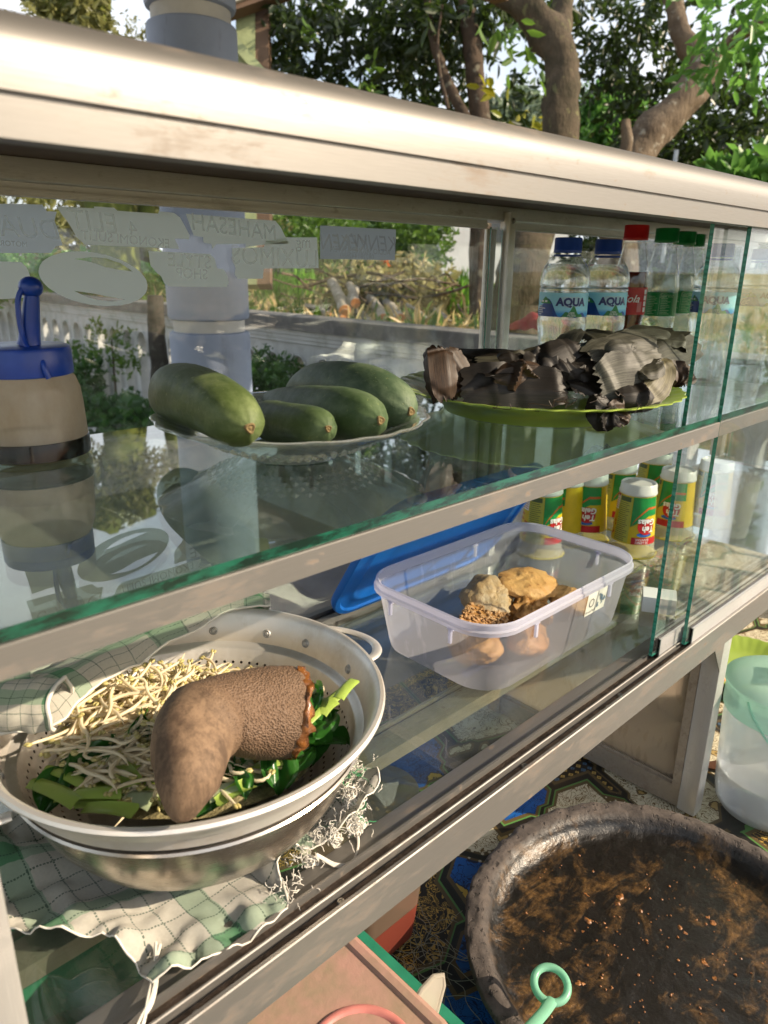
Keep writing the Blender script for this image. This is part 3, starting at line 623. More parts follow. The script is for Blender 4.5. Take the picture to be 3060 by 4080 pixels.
def cucumber(A, B, r, mt, lb, bend=0, seed=0):
    A, B = Vector(A), Vector(B); L = (B-A).length; c = (A+B)/2
    q = (B-A).to_track_quat('X', 'Z')
    o = thing('cucumber', lb, 'cucumber', c, q.to_euler(), 'cucumbers in the glass bowl')
    n, ns = 40, 36; m = MB(); vs = []
    for i in range(n+1):
        u = i/n; x = (u-.5)*L; e = abs(2*u-1)
        rr = r*(1-e**4.6)**.5 if e < 1 else 0
        rr = max(rr, r*.14 if u > .5 else r*.1) * (1+.06*math.sin(u*5+seed))*(1.02-.12*u)
        for j in range(ns):
            a = 2*pi*j/ns; f = 1+.018*math.cos(a*5+seed)+.03*nz((u*4, math.cos(a), math.sin(a)), 1.5, seed)
            f += .05*math.cos(a*9)*max(0, (u-.9)/.1)
            vs.append((x, rr*f*math.cos(a), rr*f*math.sin(a)+bend*L*(1-(2*u-1)**2)))
    fs = [(i*ns+j, (i+1)*ns+j, (i+1)*ns+(j+1) % ns, i*ns+(j+1) % ns) for i in range(n) for j in range(ns)]+[tuple(range(ns))]
    m.add(vs, fs); m.obj('cucumber_body', mt, o, smooth=60)
    m = MB(); m.lathe([(0,.0016),(r*.06,.0010),(r*.11,.0018),(r*.145,.0010),(r*.15,-.003)], 14, rfn=lambda a, rr, z: 1+.15*math.sin(a*3+seed)); m.obj('stem_end', STEMEND, o, (L*.5-.0006, 0, 0), (0, pi/2, 0))
    return o
cucumber(dep(362,848,.600), dep(540,925,.452), .0238, CUC[0], 'large yellowish-green cucumber lying tilted on the bowl rim', .03, 1)
cucumber(dep(560,905,.590), dep(709,926,.482), .0165, CUC[1], 'short dark green cucumber tucked against the large one', .0, 2)
cucumber(dep(570,890,.680), dep(822,908,.505), .0215, CUC[2], 'dark green cucumber lying between the short one and the pale one', .02, 3)
cucumber(dep(635,850,.700), dep(888,889,.555), .0235, CUC[3], 'pale-shouldered green cucumber at the back of the bowl', .06, 4)
# ------------------------------------------------------------------ green plate with leaf parcels
def plate_mat(name, c, c2):
    t = NT(name); n = t.noise(9, 4); cc = t.mix(t.ramp(n, [(.3,0),(.7,1)]), c, c2)
    return t.done(t.mixs(.22, t.pbsdf(cc, .28, 0, None, .55, coat=.2), t.transl(tuple(x*1.2 for x in c))))
GRP = plate_mat('lime_plastic', (.38,.50,.10), (.29,.41,.06))
def plate(name, lb, loc, r, mt, grp=None):
    p = thing(name, lb, 'plate', loc)
    pr = [(0,.005),(r*.55,.005),(r*.62,.003),(r*.63,.0),(r*.66,.0),(r*.67,.004),(r*.72,.010),(r*.84,.0175),(r*.97,.0225),(r,.0240),(r*1.0,.0252),(r*.96,.0245),(r*.84,.0197),(r*.71,.0125),(r*.60,.0078),(0,.0072)]
    fl_ = lambda a, rr, z: 1+.011*math.cos(a*36)*max(0, min(1, (rr-r*.68)/(r*.25)))
    m = MB(); m.lathe(pr, 216, rfn=fl_); m.obj('plate_body', mt, p); return p
plate('green_plate', 'wide fluted lime-green plastic plate carrying the leaf parcels', (.640,.436,ZS), .143, GRP)
def leaf_mat(name, c1, c2):
    t = NT(name); uv = t.tc.outputs['UV']; mp = t.n('Mapping'); t.l(uv, mp.inputs[0]); mp.inputs['Scale'].default_value = (2.5, 34, 1)
    st = t.noise(1.0, 4, .7, mp.outputs[0]); big = t.noise(22, 5, .65)
    c = t.mix(t.ramp(st, [(.38,0),(.62,1)]), tuple(x*.7 for x in c1), tuple(x*1.2 for x in c2)); c = t.mix(t.ramp(big, [(.5,0),(.75,1)]), c, tuple(x*.35 for x in c1))
    h = t.math('ADD', t.math('MULTIPLY', st, .6), t.math('MULTIPLY', t.noise(90, 4), .5))
    return t.done(t.mixs(.1, t.pbsdf(c, .5, 0, t.bump(h, .45, .0008), .4), t.transl(c)))
LF = [leaf_mat('dry_leaf_dark', (.005,.004,.003), (.013,.010,.007)), leaf_mat('dry_leaf_olive', (.016,.016,.010), (.044,.042,.027)), leaf_mat('dry_leaf_grey', (.034,.034,.024), (.080,.079,.060)), leaf_mat('dry_leaf_tan', (.07,.06,.03), (.14,.125,.07)), leaf_mat('dry_leaf_brown', (.02,.011,.006), (.045,.024,.012))]
def leaf(parent, pts, wid, mt, up=(0,0,1), curl=.3, crump=.004, taper=.5, seed=0, torn=.15, wdir=None):
    # a folded, creased strip of dry banana leaf along pts (world coordinates)
    P = spline(pts, 40); o = Vector(parent.location); m = MB(); upv = Vector(up); rr = random.Random(seed*7+1)
    nv = 14; crump *= .45
    f1, f2 = rr.choice((3,4,5)), rr.choice((9,10,11)); th = [rr.uniform(.1,1.0)*curl*3.2, rr.uniform(-.25,.25), -rr.uniform(.1,1.0)*curl*3.2]
    A_, B_ = [0.], [0.]
    for k in range(nv):
        t_ = th[0] if k < f1 else (th[1] if k < f2 else th[2]); A_.append(A_[-1]+math.cos(t_)/nv); B_.append(B_[-1]+math.sin(t_)/nv)
    am, bm = (A_[0]+A_[-1])/2, max(B_); kinks = [(rr.random(), rr.uniform(-1,1), rr.uniform(-.6,.6)) for _ in range(4)]
    jag_ = [rr.random() for _ in range(nv+1)]; edge = [[.07*nz((k*.16, seed*3.1, e), 1.0)+rr.gauss(0,.006) for k in range(41)] for e in range(2)]
    def fn(u, v):
        k = min(int(u*40+1e-6), 39); p = P[k].lerp(P[k+1], u*40-k); tdir = (P[min(k+2,40)]-P[max(k-1,0)]).normalized()
        s = tdir.cross(upv).normalized(); nn = s.cross(tdir); jv = int(round(v*nv)); w_ = wid*(1-taper*abs(2*u-1)**2.5)
        a = (A_[jv]-am)*w_; b = (B_[jv]-bm)*w_
        if jv in (0, nv): a += w_*edge[jv > 0][int(round(u*40))]
        d = crump*(1.3*nz(p, 14, seed)+1.6*abs(nz(p+s*a, 22, seed+3)))
        for ku, ka, ks in kinks: d += ka*crump*2.2*max(0, 1-abs(u+ks*(v-.5)-ku)/.09)
        e = max(0, abs(2*u-1)-.72)/.28
        return p + s*a + nn*(b+d) - tdir*(1 if u > .5 else -1)*e*torn*1.1*wid*jag_[jv] - o
    m.sheet(fn, 40, nv, 0, (1, 1)); return m.obj('leaf', mt, parent, smooth=42)
def core(parent, c, rx, ry, rz, rotz, mt, seed):
    m = MB(); n1, n2 = 26, 18; vs = []
    for i in range(n2+1):
        for j in range(n1):
            th = pi*i/n2; ph = 2*pi*j/n1; d = Vector((math.sin(th)*math.cos(ph), math.sin(th)*math.sin(ph), math.cos(th)))
            d = Vector([math.copysign(abs(x)**.7, x) for x in d]); k = 1+.16*nz(d, 2.2, seed)+.08*nz(d, 6, seed)
            vs.append(Vector((d.x*rx*k*math.cos(rotz)-d.y*ry*k*math.sin(rotz), d.x*rx*k*math.sin(rotz)+d.y*ry*k*math.cos(rotz), d.z*rz*k))+Vector(c)-Vector(parent.location))
    m.add(vs, [(i*n1+j, i*n1+(j+1) % n1, (i+1)*n1+(j+1) % n1, (i+1)*n1+j) for i in range(n2) for j in range(n1)]); return m.obj('filling', mt, parent, smooth=80)
def pz(x, y, d): return dep(x, y, d)
pa = thing('leaf_parcel', 'nearly black food parcel in folded dry banana leaf with a tied upright end', 'parcel', (.585,.465,-.125))
core(pa, (.600,.472,-.1020), .058, .034, .023, -.75, LF[0], 1)
leaf(pa, [pz(962,872,.640), pz(955,820,.635), pz(948,765,.640), pz(942,742,.650)], .036, LF[4], up=tuple(-CW), curl=.33, crump=.003, seed=1, taper=.35)
leaf(pa, [pz(1000,865,.660), pz(992,815,.655), pz(968,770,.650), pz(955,748,.652)], .034, LF[4], up=tuple(-CW), curl=.25, crump=.004, seed=2, taper=.4)
leaf(pa, [pz(1000,810,.66), pz(1070,790,.68), pz(1150,770,.705), pz(1225,765,.72)], .075, LF[0], up=(.2,.2,1), curl=.42, crump=.006, seed=3, taper=.2)
leaf(pa, [pz(990,828,.650), pz(1070,828,.648), pz(1150,832,.65), pz(1235,836,.65)], .040, LF[0], up=tuple(-CW), curl=.2, crump=.006, seed=4, taper=.2)
leaf(pa, [pz(1015,775,.69), pz(1080,765,.70), pz(1150,752,.715), pz(1212,735,.73)], .042, LF[1], up=(0,0,1), curl=.22, crump=.004, seed=5, taper=.5)
leaf(pa, [pz(1130,775,.69), pz(1185,750,.70), pz(1232,722,.715), pz(1250,708,.725)], .034, LF[2], up=(.1,.3,1), curl=.2, crump=.004, seed=6, taper=.75)
leaf(pa, [pz(1120,800,.66), pz(1180,785,.665), pz(1225,765,.675), pz(1255,750,.685)], .04, LF[0], up=tuple(-CW), curl=.3, crump=.007, seed=7, taper=.5)
leaf(pa, [pz(1060,815,.65), pz(1110,812,.65), pz(1150,808,.655), pz(1180,800,.66)], .03, LF[4], up=tuple(-CW), curl=.3, crump=.008, seed=8, taper=.7)
pb = thing('leaf_parcel', 'grey-olive crumpled banana-leaf parcel with a torn flap hanging over the plate rim', 'parcel', (.695,.415,-.125))
core(pb, (.694,.424,-.1000), .060, .034, .024, -.55, LF[0], 5)
leaf(pb, [pz(1235,800,.68), pz(1310,765,.70), pz(1390,735,.735), pz(1480,715,.775)], .088, LF[1], up=(-.25,-.25,1), curl=.22, crump=.004, seed=11, taper=.2)
leaf(pb, [pz(1275,790,.665), pz(1335,775,.675), pz(1390,762,.69), pz(1440,758,.70)], .066, LF[2], up=tuple(-CW+Vector((0,0,.6))), curl=.18, crump=.003, seed=12, taper=.3)
leaf(pb, [pz(1360,722,.74), pz(1410,718,.75), pz(1455,728,.755), pz(1485,748,.76)], .05, LF[2], up=(-.2,-.2,1), curl=.25, crump=.003, seed=13, taper=.35)
leaf(pb, [pz(1285,840,.65), pz(1340,825,.655), pz(1395,815,.665), pz(1445,790,.685)], .056, LF[2], up=tuple(-CW), curl=.18, crump=.003, seed=14, taper=.35)
leaf(pb, [pz(1425,770,.685), pz(1435,800,.672), pz(1420,835,.66), pz(1385,862,.655)], .026, LF[3], up=tuple(-CW), curl=.12, crump=.002, seed=15, taper=.5)
leaf(pb, [pz(1242,770,.68), pz(1262,800,.67), pz(1268,835,.66), pz(1262,860,.655)], .040, LF[0], up=tuple(-CW), curl=.34, crump=.006, seed=16, taper=.5)
leaf(pb, [pz(1300,850,.64), pz(1298,875,.635), pz(1308,900,.63), pz(1338,920,.63)], .030, LF[0], up=tuple(-CW), curl=.3, crump=.006, seed=17, taper=.7)
leaf(pb, [pz(1345,862,.645), pz(1335,885,.64), pz(1340,905,.637), pz(1345,925,.637)], .022, LF[4], up=tuple(-CW), curl=.3, crump=.004, seed=18, taper=.8)
leaf(pb, [pz(1440,800,.70), pz(1462,805,.705), pz(1478,818,.71), pz(1486,840,.71)], .030, LF[4], up=tuple(-CW), curl=.25, crump=.005, seed=19, taper=.6)
leaf(pb, [pz(1330,858,.645), pz(1375,860,.65), pz(1410,850,.66), pz(1440,830,.68)], .03, LF[0], up=tuple(-CW), curl=.3, crump=.008, seed=20, taper=.5)
leaf(pb, [pz(1252,735,.73), pz(1275,718,.735), pz(1300,712,.74), pz(1325,712,.745)], .032, LF[1], up=(-.2,-.3,1), curl=.2, crump=.003, seed=21, taper=.6)
for k in range(3):
    x_, y_ = random.uniform(1030,1200), random.uniform(765,815); leaf(pa, [pz(x_,y_,.665), pz(x_+25,y_-10,.664), pz(x_+55,y_-8,.668), pz(x_+80,y_-20,.672)], random.uniform(.02,.034), LF[random.choice((0,0,4))], up=tuple(-CW+Vector((0,0,random.uniform(0,1)))), curl=.22, crump=.0025, seed=40+k, taper=.8, torn=.4)
for k in range(3):
    x_, y_ = random.uniform(1270,1380), random.uniform(750,825); leaf(pb, [pz(x_,y_,.668), pz(x_+22,y_-14,.664), pz(x_+50,y_-18,.668), pz(x_+75,y_-30,.675)], random.uniform(.02,.036), LF[random.choice((0,1,1,2,2))], up=tuple(-CW+Vector((0,0,random.uniform(0,1.2)))), curl=.2, crump=.0025, seed=60+k, taper=.8, torn=.4)
m = MB()
for k in range(9):
    px0, py0 = random.uniform(1080, 1380), random.uniform(845, 890); P = [pz(px0+random.uniform(-6,6)*j, py0+random.uniform(-6,7)*j*.6, .628-.001*j) - Vector(pb.location) for j in range(6)]
    m.tube(spline(P, 14), .0003, 4)
m.obj('fibres', LF[4], pb, kind='stuff')
# ------------------------------------------------------------------ lower compartment
ZF = -.4122
def fritter_mat(name, c1, c2, c3):
    t = NT(name); n = t.noise(30, 6, .65); n2 = t.noise(130, 4)
    c = t.mix(t.ramp(n, [(.3,0),(.7,1)]), c1, c2); c = t.mix(t.ramp(n2, [(.6,0),(.72,1)]), c, c3)
    return t.done(t.pbsdf(c, .55, 0, t.bump(t.math('ADD', n, t.math('MULTIPLY', n2, .8)), .8, .003), .4, sss=0))
FRIT = [fritter_mat('golden_batter', (.56,.34,.13), (.42,.21,.06), (.22,.09,.025)), fritter_mat('grey_batter', (.34,.28,.19), (.40,.24,.09), (.13,.08,.04)), fritter_mat('brown_batter', (.42,.22,.07), (.27,.12,.03), (.12,.05,.015))]
def fritter(c, rx, ry, rz, rot, mt, lb, seed, rough=.12):
    o = thing('fritter', lb, 'fritter', c, rot, 'fried snacks in the clear box')
    n1, n2 = 44, 26; vs = []; m = MB()
    for i in range(n2+1):
        for j in range(n1):
            th = pi*i/n2; ph = 2*pi*j/n1; d = Vector((math.sin(th)*math.cos(ph), math.sin(th)*math.sin(ph), math.cos(th)))
            k = 1+.22*nz(d, 1.3, seed)+rough*nz(d, 4, seed)+rough*.6*abs(nz(d, 9, seed))+rough*.3*nz(d, 18, seed)
            vs.append((d.x*rx*k, d.y*ry*k, d.z*rz*k*(1+.5*d.x*.4)))
    m.add(vs, [(i*n1+j, i*n1+(j+1) % n1, (i+1)*n1+(j+1) % n1, (i+1)*n1+j) for i in range(n2) for j in range(n1)]); m.obj('batter', mt, o, smooth=80); return o
fritter((.648,.484,-.3800), .038, .032, .020, (.5,-.3,.4), FRIT[1], 'grey-gold domed fritter leaning over the seed brittle', 1, .13)
fritter((.706,.470,-.3700), .042, .029, .0125, (.28,.16,-.35), FRIT[0], 'golden flat fritter lying on top of the heap', 2, .10)
fritter((.676,.446,-.3905), .034, .024, .016, (.2,.1,.3), FRIT[2], 'craggy brown fritter squeezed under the golden one', 3, .34)
fritter((.748,.436,-.392), .032, .022, .016, (.1,.4,-.2), FRIT[0], 'small golden fritter near the box wall with the sticker', 4, .14)
fritter((.570,.440,-.392), .034, .028, .018, (0,.1,.9), FRIT[0], 'orange-gold fritter seen through the frosted end wall', 5, .1)
fritter((.628,.412,-.394), .032, .020, .017, (0,.1,.2), FRIT[2], 'brown fritter pressed against the frosted front wall', 6, .12)
BRIT = fritter_mat('seed_brittle', (.30,.16,.06), (.42,.26,.12), (.15,.07,.02))
br = thing('seed_brittle', 'slab of brown seed brittle lying before the domed fritter', 'brittle', (.602,.456,-.3765), (.22,.10,.5), 'fried snacks in the clear box')
m = MB(); m.ext(rrect(-.034,.034,-.024,.024,.006,3), 'z', -.004, .003); m.obj('slab', FRIT[2], br)
m = MB(); ico = []
for k in range(240):
    c = Vector((random.uniform(-.034,.034), random.uniform(-.024,.024), .0035+random.uniform(-.001,.0012))); a = random.uniform(0, 2*pi); d = Vector((math.cos(a), math.sin(a), random.uniform(-.4,.4)))
    m.tube([c-d*.0026, c-d*.0015, c, c+d*.0015, c+d*.0026], [.0003,.0011,.0015,.0011,.0003], 6)
m.obj('seeds', BRIT, br, kind='stuff')
# plastic box
t = NT('frosted_box_plastic'); n = t.noise(20, 4); sm = t.ramp(t.noise(55, 3, .6, t.co('Object', (1,1,.3))), [(.58,0),(.7,1)])
BOXM = t.done(t.mixs(t.math('ADD', t.math('MULTIPLY', sm, .1), .30), t.transp((.90,.91,.95)), t.mixs(.55, t.pbsdf((.68,.69,.75), .3, 0, None, .5), t.transl((.76,.77,.86)))))
t = NT('frosted_box_rim'); BOXR = t.done(t.mixs(.72, t.transp((.86,.87,.95)), t.mixs(.5, t.pbsdf((.70,.71,.80), .28, 0, None, .5), t.transl((.7,.7,.82)))))
bx = thing('plastic_box', 'open frosted plastic food box with rounded corners holding fried snacks', 'box', (.651,.462,ZF)); bx.scale = (1.03,1.0,1.08)
def loft(mb, loops, m=0, close=True):
    n = len(loops[0]); vs = [p for l in loops for p in l]
    mb.add(vs, [(j*n+i, j*n+(i+1) % n, (j+1)*n+(i+1) % n, (j+1)*n+i) for j in range(len(loops)-1) for i in range(n)]+([tuple(range(n))] if close else []), m)
def rl(w, d, r, z, n=8): return [(x, y, z) for x, y in rrect(-w, w, -d, d, r, n)]
m = MB(); loft(m, [rl(.108,.060,.03,.0), rl(.122,.074,.036,.0004), rl(.1285,.0805,.038,.004), rl(.1305,.0825,.039,.012), rl(.1415,.0895,.041,.070)]); m.obj('box_wall', BOXM, bx)
m = MB(); loft(m, [rl(.1420,.0900,.0412,.0685), rl(.1460,.0940,.044,.0690), rl(.1463,.0943,.044,.0730), rl(.1445,.0925,.043,.0745), rl(.1445,.0925,.043,.0795), rl(.1430,.0910,.0425,.0808), rl(.1415,.0895,.041,.0795), rl(.1415,.0895,.041,.0702)], close=False); m.obj('rim', BOXR, bx)
for (x, y, rz_) in ((-.07,-.0905,0),(.07,-.0905,0),(-.1425,-.04,pi/2),(-.1425,.045,pi/2),(.05,.0905,0),(.1425,-.03,pi/2)):
    m = MB(); m.box(-.0016,.0016,-.0014,.0014,.052,.0684); m.box(-.004,.004,-.0012,.0012,.0655,.0683); m.obj('lug', BOXR, bx, (x, y, 0), (0, 0, rz_), smooth=0)
LBLK = plain('print_black', (.05,.05,.05), .6); LPAP = plain('sticker_paper', (.62,.62,.56), .5, var=.1, vs=60)
m = MB(); m.add([(.026,0,.040),(.066,0,.040),(.066,0,.066),(.026,0,.066)], [(0,1,2,3)]); 
def slant(p): return (p[0], -.0903-(.007*(1-(p[2]-.012)/.058)*-1)-.0016, p[2])
m.v = [(x, -.0829-.0068*(z-.012)/.058-.0009, z) for x, y, z in m.v]; stk = m.obj('sticker', LPAP, bx, smooth=0)
m = MB()
for k in range(11):
    x, z = random.uniform(.048,.063), random.uniform(.043,.062); s = random.uniform(.001,.003)
    m.add([(x-s, -.0829-.0068*(z-.012)/.058-.0013, z-s), (x+s, -.0829-.0068*(z-.012)/.058-.0013, z-s*.4), (x, -.0829-.0068*(z+s-.012)/.058-.0013, z+s)], [(0,1,2)])
m.obj('foil_flecks', plain('foil_flecks', (.3,.42,.55), .3, .5, var=.3, vs=300), stk, smooth=0, kind='stuff')
m = MB(); vs, fs = text2d('Arniss Pack', .0042); m.add([(x+.0365, -.0829-.0068*(.044+y-.012)/.058-.0013, .044+y) for x, y in vs], fs)
ring = [(math.cos(k/24*2*pi), math.sin(k/24*2*pi)) for k in range(24)]
vs = [(.036+c*.005, .054+s*.005) for c, s in ring]+[(.036+c*.0041, .054+s*.0041) for c, s in ring]
m.add([(x, -.0829-.0068*(z-.012)/.058-.0013, z) for x, z in vs], [(k, (k+1) % 24, 24+(k+1) % 24, 24+k) for k in range(24)])
m.obj('lettering', LBLK, stk, smooth=0)
# blue lid leaning on the far rim of the box
BLID = plain('bright_blue_plastic', (.008,.16,.62), .35, var=.12, vs=14, spec=.55)
ld = thing('blue_lid', 'bright blue plastic box lid leaning behind the frosted box', 'lid', (.655,.566,-.3205), (R_(122),0,0))
m = MB(); W_, D_ = .153, .098
loft(m, [rl(W_,D_,.045,-.006), rl(W_+.001,D_+.001,.045,0), rl(W_,D_,.045,.0035), rl(W_-.006,D_-.006,.04,.004), rl(W_-.008,D_-.008,.04,.0015), rl(W_-.02,D_-.02,.032,.0015), rl(W_-.022,D_-.022,.032,.0032), rl(W_-.026,D_-.026,.03,.0032), rl(W_-.028,D_-.028,.03,.0014), (rl(.01,.01,.005,.0014))], close=False); m.add([(x,y,.0014) for x,y,_ in rl(.01,.01,.005,0)], [tuple(range(36))])
loft(m, [rl(W_-.002,D_-.002,.044,-.006), rl(W_-.002,D_-.002,.044,-.0005), rl(.01,.01,.005,-.0005)], close=False)
m.obj('lid_panel', BLID, ld)
# ------------------------------------------------------------------ tea cups upside down
CUPW = NT('white_cup_plastic'); t = CUPW; CUPW = t.done(t.mixs(.25, t.pbsdf((.75,.77,.77), .3), t.transl((.8,.82,.82))))
CUPC = NT('clear_cup_plastic'); t = CUPC; CUPC = t.done(t.mixs(.32, t.mixs(t.schlick(.05), t.transp((.95,.95,.93)), t.gloss((1,1,1), .08)), t.pbsdf((.75,.72,.62), .2)))
YFILM = plain('yellow_film', (.6,.5,.05), .35)
CPP = [(.0335,.004),(.0325,.012),(.0318,.022),(.0262,.0945),(.0275,.096),(.0275,.099),(.0268,.100),(.0262,.110),(.0245,.1115),(.0225,.1085),(0,.108)]
def tea_cup():
    o = thing('tea_cup', '', 'cup', group='sealed tea cups standing upside down')
    m = MB(); m.lathe([(0,.0005),(.0375,.0005),(.038,.0018),(.036,.0022),(0,.0022)], 40, rfn=lambda a, r, z: 1+.06*max(0, math.cos(a*2+.6))**6); m.obj('film_lid', YFILM, o)
    m = MB(); m.lathe([(.0365,.0023),(.0365,.0038),(.0345,.0048),(.0328,.011),(.0319,.0222)], 40); m.obj('cup_rim', CUPC, o)
    m = MB(); m.lathe(CPP[2:4], 44); L = m.obj('printed_sleeve', LYEL, o)
    m = MB(); m.lathe(CPP[3:], 40, rfn=lambda a, r, z: 1-(.02*(int(a/(2*pi)*20) % 2) if z > .1 and z < .111 else 0)); m.obj('cup_base', CUPW, o)
    m = MB(); wpatch(m, CPP, -.18, 1.35, .066, .0938, 0, .0004, 14, 4); wpoly(m, CPP, [(a, .066-.018*max(0,(1-(a+.18)/.9)), .0661) for a in np.linspace(-.18, .75, 14)], 0, .0004); m.obj('green_panel', LGREEN, L)
    m = MB(); wpoly(m, CPP, [(a, .048+.028*min(1, max(0, (a+.12)/.8))**.6, .0495+.030*min(1, max(0, (a+.12)/.8))**.6) for a in np.linspace(-.12, 1.3, 24)], 0, .0007); m.obj('orange_arc', LORG, L)
    m = MB(); vs = [(0.,0.)]+[(math.cos(k/28*2*pi)*.0135, math.sin(k/28*2*pi)*.0125) for k in range(28)]
    wrap(m, [(x, y) for x, y in vs], [(0, 1+k, 1+(k+1) % 28) for k in range(28)], CPP, .62, .050, 0, .0009); m.obj('red_oval', LRED, L)
    m = MB(); vs = [(0.,0.)]+[(math.cos(k/20*2*pi)*.012, math.sin(k/20*2*pi)*.0035) for k in range(20)]
    wrap(m, vs, [(0, 1+k, 1+(k+1) % 20) for k in range(20)], CPP, .55, .0375, 0, .0008); m.obj('blue_swash', LBLUE2, L)
    m = MB()
    for tx, z, s, a in (('Teh', .0465, .0125, .72), ('Gelas', .0575, .0125, .64)):
        vs, fs = text2d(tx, s, .1, .0004); wrap(m, vs, fs, CPP, a, z, 0, .0013, -1)
    m.obj('brand_lettering', LWH, L)
    m = MB(); wpatch(m, CPP, -.05, 1.35, .0225, .0330, 0, .0005, 12); ban = m.obj('red_banner', LRED, L)
    m = MB()
    for tx, z in (('ISI LEBIH', .0255), ('BANYAK', .0300)):
        vs, fs = text2d(tx, .0055); wrap(m, vs, fs, CPP, .45, z, 0, .0009, -1)
    m.obj('lettering', LWH, ban)
    m = MB(); wpatch(m, CPP, -1.0, -.22, .0235, .0930, 0, .0003, 8, 6); m.obj('pale_text_panel', plain('label_yellow_green', (.52,.50,.08), .4), L)
    m = MB()
    for k in range(22):
        z = .0255+k*.0030
        wpatch(m, CPP, -.97+random.uniform(0,.06), -.30-random.uniform(0,.22), z, z+.0009, 0, .0007, 4, 1)
        if k % 2: wpatch(m, CPP, -2.2+random.uniform(0,.1), -1.6-random.uniform(0,.22), z, z+.0009, 0, .0007, 4, 1)
    wpatch(m, CPP, -.95, -.3, .0855, .0925, 0, .0007); m.obj('small_print', LDK, L, kind='stuff')
    m = MB(); wpatch(m, CPP, -1.55, -1.05, .070, .0930, 0, .0005); m.obj('red_white_panel', LWH, L)
    m = MB()
    for k in range(6): wpatch(m, CPP, -1.52, -1.1, .0725+k*.0032, .0735+k*.0032, 0, .0009, 4, 1)
    wpatch(m, CPP, -1.55, -1.05, .0905, .0936, 0, .0009)
    for k in range(12): a = random.uniform(-1.6,-1.08); z = random.uniform(.03,.066); wpatch(m, CPP, a, a+.08, z, z+.003, 0, .0007)
    m.obj('red_marks', LRED, L, kind='stuff'); return o
cups = [((1.011,.493), .0, 'upside-down yellow and green tea cup standing clear in front of the others'),
        ((1.130,.487), -.75, 'upside-down yellow tea cup seen behind the sliding pane edge'),
        ((1.004,.570), -.62, 'upside-down yellow tea cup close behind the box rim'),
        ((.972,.592), -1.35, 'upside-down tea cup with red and white panel by the back glass'),
        ((.905,.588), .25, 'upside-down tea cup partly hidden by the blue lid'),
        ((1.105,.575), -.1, 'upside-down tea cup in the back row under the shelf rail'),
        ((1.21,.565), -.2, 'upside-down tea cup at the far end of the back row'),
        ((1.235,.470), -.5, 'upside-down tea cup beyond the clear empty cup')]
c0 = tea_cup()
for i, ((x, y), da, lb) in enumerate(cups):
    o = c0 if i == 0 else dup(c0)
    o.location = (x, y, ZF); o.rotation_euler = (0, 0, math.atan2(-y, -x)+da); o['label'] = lb
ec = thing('clear_cup', 'empty clear plastic cup standing in the row of tea cups', 'cup', (1.20,.42,ZF))
m = MB(); m.lathe([(0,.001),(.024,.001),(.026,.003),(.034,.098),(.036,.099),(.036,.101)], 36); m.obj('cup_wall', CUPC, ec)
# ------------------------------------------------------------------ bowls with sprouts
t = NT('worn_aluminium_bowl'); n = t.noise(12, 6, .7); sc2 = t.noise(90, 4, .7, t.co('Object', (1,1,.25)))
st = t.ramp(n, [(.5,0),(.72,1)]); c_ = t.mix(t.math('MULTIPLY', st, .55), (.72,.69,.65), (.40,.31,.2)); c_ = t.mix(t.math('MULTIPLY', t.ramp(sc2, [(.55,0),(.7,1)]), .3), c_, (.8,.8,.8))
COLM = t.done(t.pbsdf(c_, t.math('ADD', t.math('MULTIPLY', n, .25), .34), .7, t.bump(sc2, .15, .0008)))
t = NT('brushed_steel'); n = t.noise(10, 4); sc2 = t.noise(60, 4, .6, t.co('Object', (1,1,14)))
c_ = t.mix(t.ramp(n, [(.4,0),(.75,1)]), (.55,.51,.46), (.36,.29,.21)); STEEL = t.done(t.pbsdf(c_, t.math('ADD', t.math('MULTIPLY', sc2, .12), .2), .95, t.bump(sc2, .06, .0005)))
BC = Vector((.225,.430,0))
sbw = thing('steel_bowl', 'deep brushed steel bowl under the colander on the checked towel', 'bowl', (BC.x, BC.y, -.4085))
m = MB(); m.lathe([(0,.0),(.058,.0),(.066,.002),(.082,.012),(.098,.028),(.110,.046),(.117,.064),(.1205,.078),(.1245,.0795),(.1262,.0812),(.1250,.0826),(.1195,.0800),(.1155,.064),(.1085,.047),(.0965,.0295),(.0805,.0138),(.065,.0035),(0,.0018)], 96); m.obj('bowl_wall', STEEL, sbw)
cl = thing('colander', 'worn aluminium colander full of bean sprouts set in the steel bowl', 'colander', (BC.x, BC.y, -.3))
cp_out = [(.130,-.012),(.1255,-.0255),(.1215,-.0275),(.1195,-.031),(.1135,-.043)]
m = MB(); m.lathe([(.1300,-.0125),(.1340,-.0040),(.1365,-.0015),(.1392,-.0010),(.1408,.0004),(.1412,.0022),(.1400,.0042),(.1375,.0046),(.1352,.0032),(.1330,-.0010),(.1296,-.0085),(.1262,-.0190),(.1256,-.0225),(.1232,-.0240),(.1200,-.0246),(.1186,-.0262)], 120); m.obj('rim', COLM, cl)
m = MB(); N = 96; rows = [(.1186,-.0262),(.1160,-.0325),(.1118,-.0415),(.1064,-.0500),(.0995,-.0580),(.0910,-.0655),(.0800,-.0725),(.06,-.079),(0,-.082)]
def pt(r, z, a): return Vector((r*math.cos(a), r*math.sin(a), z))
